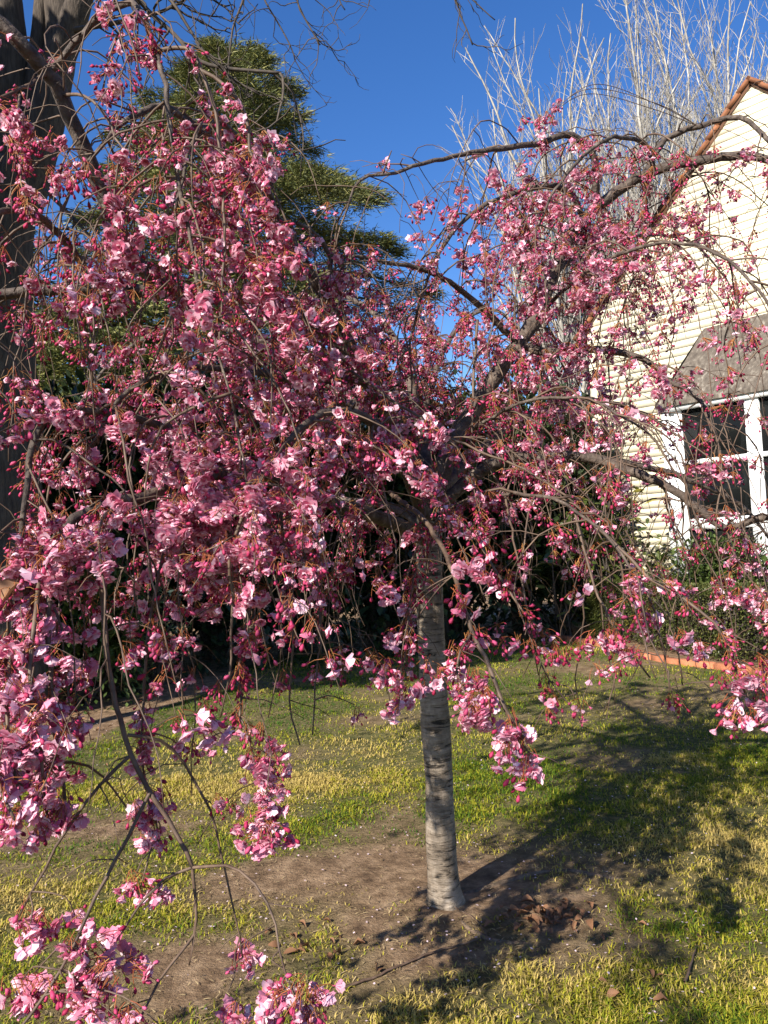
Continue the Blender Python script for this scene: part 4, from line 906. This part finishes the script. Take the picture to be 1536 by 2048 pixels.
FME = [f.mesh('flower', BMATS) for f in FL]; BME = [b.mesh('bud', BMATS) for b in BD]
STME = [v[1].mesh('blossom_cluster', BMATS) for v in VAR]
for r_, i_ in enumerate(big):
    v = vi[i_]; split = r_ < 40
    o = link('blossom_cluster', STME[v] if split else BMESH[v], tree, CL[i_] - TB)
    o.rotation_euler = (tilt[i_, 0], tilt[i_, 1], spin[i_]); s = scl[i_]; o.scale = (s, s, s)
    if split:
        for kind, q, Rm, p, sc in VAR[v][0]:
            c = link(kind, (FME if kind == 'flower' else BME)[q], o, p)
            c.rotation_euler = Matrix(Rm.tolist()).to_euler(); c.scale = (sc, sc, sc)
rest = np.where(~isbig)[0]
BL = MB()
farr = (dist > 2.75) | ~inside
for v in range(24):
    k = rest[(vi[rest] == v % 12) & (farr[rest] == (v >= 12))]
    if not len(k): continue
    V, T, Qd, mt, mq = (BAKED[v] if v < 12 else FARB[v - 12]).arrays(); n = len(k); nv = len(V)
    c, s = np.cos(spin[k]), np.sin(spin[k]); x = V[None, :, 0] * c[:, None] - V[None, :, 1] * s[:, None]; y = V[None, :, 0] * s[:, None] + V[None, :, 1] * c[:, None]; z = V[None, :, 2] + 0 * x
    tx, ty = tilt[k, 0][:, None], tilt[k, 1][:, None]
    y, z = y * np.cos(tx) - z * np.sin(tx), y * np.sin(tx) + z * np.cos(tx); x, z = x * np.cos(ty) + z * np.sin(ty), z * np.cos(ty) - x * np.sin(ty)
    W = np.stack([x, y, z], -1) * scl[k][:, None, None] + (CL[k] - TB)[:, None]
    off = (np.arange(n) * nv)[:, None, None]
    BL.add(W.reshape(-1, 3), None, None)
    b0 = BL.n - n * nv
    BL.T.append((T[None] + off).reshape(-1, 3) + b0); BL.Q.append((Qd[None] + off).reshape(-1, 4) + b0); BL.mt.append(np.tile(mt, n)); BL.mq.append(np.tile(mq, n))
tag(BL.build('blossoms', BMATS, tree), kind='stuff')

# surface roots
for P in ([(880, 1815, 0), (960, 1880, 0), (1040, 1895, 0), (1130, 1880, 0)], [(900, 1800, 0), (1010, 1770, 0), (1120, 1745, 0), (1240, 1760, 0), (1330, 1750, 0)], [(870, 1825, 0), (840, 1930, 0), (760, 1960, 0)]):
    Q_ = []
    for k, (a, b, _) in enumerate(P):
        g_ = gnd(a, b); g_[2] = gz(g_[0], g_[1]) - .017 + (.006 if 0 < k < len(P) - 1 else -.01); Q_.append(g_)
    Q_ = catmull(Q_, .04); m_ = MB(); tube(m_, Q_ - TB, np.linspace(.022, .012, len(Q_)), 9, lump=.35); m_.build('root', M_root, tree, smooth=True)

# ------------------------------------------------------------------ litter on the ground
def leaf_mesh(g):
    n = 5; L_ = .075; V = []; 
    curl = .4 + .9 * g.random()
    for k in range(n):
        f = k / (n - 1); w_ = .021 * math.sin(math.pi * (.06 + .92 * f)) + .001; zc = .012 * math.sin(f * math.pi) * g.random() + .008 * f * curl
        for s_ in (-1, 0, 1): V.append([f * L_ - L_ / 2, s_ * w_ + g.normal() * .0012, zc + abs(s_) * w_ * curl * .9])
    Qd = [[k * 3 + j_, k * 3 + j_ + 1, k * 3 + j_ + 4, k * 3 + j_ + 3] for k in range(n - 1) for j_ in (0, 1)]
    m_ = MB(); m_.add(V, None, Qd); return m_
DL = [leaf_mesh(gF).mesh('dry_leaf', M_dead) for _ in range(5)]
def drop_leaves(n, px, py, sx, sy, label, group):
    for _ in range(n):
        p = gnd(px + rng.normal() * sx, py + rng.normal() * sy); p[2] = gz(p[0], p[1]) + .004 + .010 * rng.random()
        o = link('dry_leaf', DL[rng.integers(5)], None, p); o.rotation_euler = (rng.normal() * .3, rng.normal() * .25, rng.random() * 6.28); s_ = .35 + .45 * rng.random(); o.scale = (s_, s_, s_)
        tag(o, label, 'leaf', group)
drop_leaves(46, 1095, 1850, 45, 17, 'curled brown dry leaf in the drift beside the surface root', 'drift of dry leaves')
drop_leaves(14, 650, 1890, 70, 28, 'dry brown leaf on bare soil left of the cherry trunk', 'dry leaves on bare soil')
drop_leaves(34, 190, 1480, 60, 28, 'rusty dry leaf under the hanging shoots at the bed edge', 'dry leaves in the bed')
drop_leaves(14, 420, 1400, 130, 12, 'dry leaf at the shaded edge of the lawn', 'dry leaves at the lawn edge')
drop_leaves(9, 1300, 1930, 130, 60, 'single dry leaf lying on the straw coloured lawn', 'scattered dry leaves')
o = link('dry_leaf', DL[1], None, at(28, 1195, 1.84)); o.rotation_euler = (.5, -.7, .6); o.scale = (1.1, 1.3, 1.2)
tag(o, 'large curled dead leaf caught in the hanging cherry shoots', 'leaf')
def sticks():
    for path, r, lab in [([(680, 1990), (760, 1960), (850, 1925), (930, 1900), (965, 1890)], .006, 'long fallen twig lying across the bare soil near the trunk'),
                         ([(905, 1822), (950, 1850), (972, 1880), (970, 1900)], .0035, 'thin curved twig on the soil at the foot of the trunk'),
                         ([(1370, 1975), (1385, 1930), (1392, 1900)], .006, 'short dark stick on the straw coloured lawn'),
                         ([(270, 1690), (310, 1684), (345, 1687)], .003, 'straight pale twig on the bare sandy patch')]:
        Q_ = []
        for a, b in path:
            g_ = gnd(a, b); g_[2] = gz(g_[0], g_[1]) + r * .8 + .004; Q_.append(g_)
        b0 = Q_[0].copy(); Q_ = catmull(Q_, .03); Q_[1:-1] += rng.normal(size=(len(Q_) - 2, 3)) * .002; m_ = MB(); tube(m_, Q_ - b0, np.linspace(r, r * .5, len(Q_)), 5)
        tag(m_.build('fallen_twig', M_twig, loc=tuple(b0)), lab, 'twig', 'fallen twigs')
sticks()
def litter():
    n = 46000; y = 2.1 + 5.5 * rng.random(n) ** 1.3; x = (rng.random(n) * 2 - 1) * (.55 * y + .3); s = soilness(x, y); k = rng.random(n) < .18 + .5 * s * (s < .99)
    x, y = x[k], y[k]; n = len(x); az = rng.random(n) * 6.28; t = rng.random(n)
    c = np.array([.09, .055, .03]) + (np.array([.50, .38, .20]) - np.array([.09, .055, .03])) * (t ** 1.5)[:, None]
    m_ = MB(); scatter(m_, (np.array([[0, .07, 0], [0, -.07, 0], [.5, -.06, .06], [.5, .06, .06], [1, 0, 0]]), np.array([[3, 2, 4]]), np.array([[0, 1, 2, 3]])), np.stack([x, y, gz(x, y) + .003 + .006 * rng.random(n)], -1), np.stack([np.cos(az), np.sin(az), rng.normal(size=n) * .12], -1), .010 + .028 * rng.random(n) ** 2, cols=c)
    tag(m_.build('dry_litter', leaf_mat('straw_bits', None, .1, .8, 'col', .1)), 'dry straw bits and crumbs scattered on soil and lawn', 'litter', kind='stuff')
litter()
n = 1500; y = 2.4 + 8 * rng.random(n); x = (rng.random(n) * 2 - 1) * .5 * y; mP = MB()
PET = (np.array([[0, 0, 0], [.5, .4, .08], [.5, -.4, .08], [1, 0, .1]]), np.array([[0, 2, 3], [0, 3, 1]]), np.zeros((0, 4), int))
az = rng.random(n) * 6.28; scatter(mP, PET, np.stack([x, y, gz(x, y) + .006 + .012 * rng.random(n)], -1), np.stack([np.cos(az), np.sin(az), rng.normal(size=n) * .2], -1), .009 + .007 * rng.random(n))
tag(mP.build('fallen_petals', leaf_mat('fallen_petal', [(0, (.6, .45, .45)), (1, (.75, .6, .62))], .2)), 'tiny pale petals scattered over the lawn', 'petals', kind='stuff')

print('STATS clusters', len(CL), 'twigs', n_tw[0], 'grass', n_grass, 'blossom tris', len(np.concatenate(BL.T)) + 2 * len(np.concatenate(BL.Q)), 'tris', sum(len(o.data.loops) - 2 * len(o.data.polygons) for o in COL.objects if o.type == 'MESH'), 'objs', len(COL.objects))
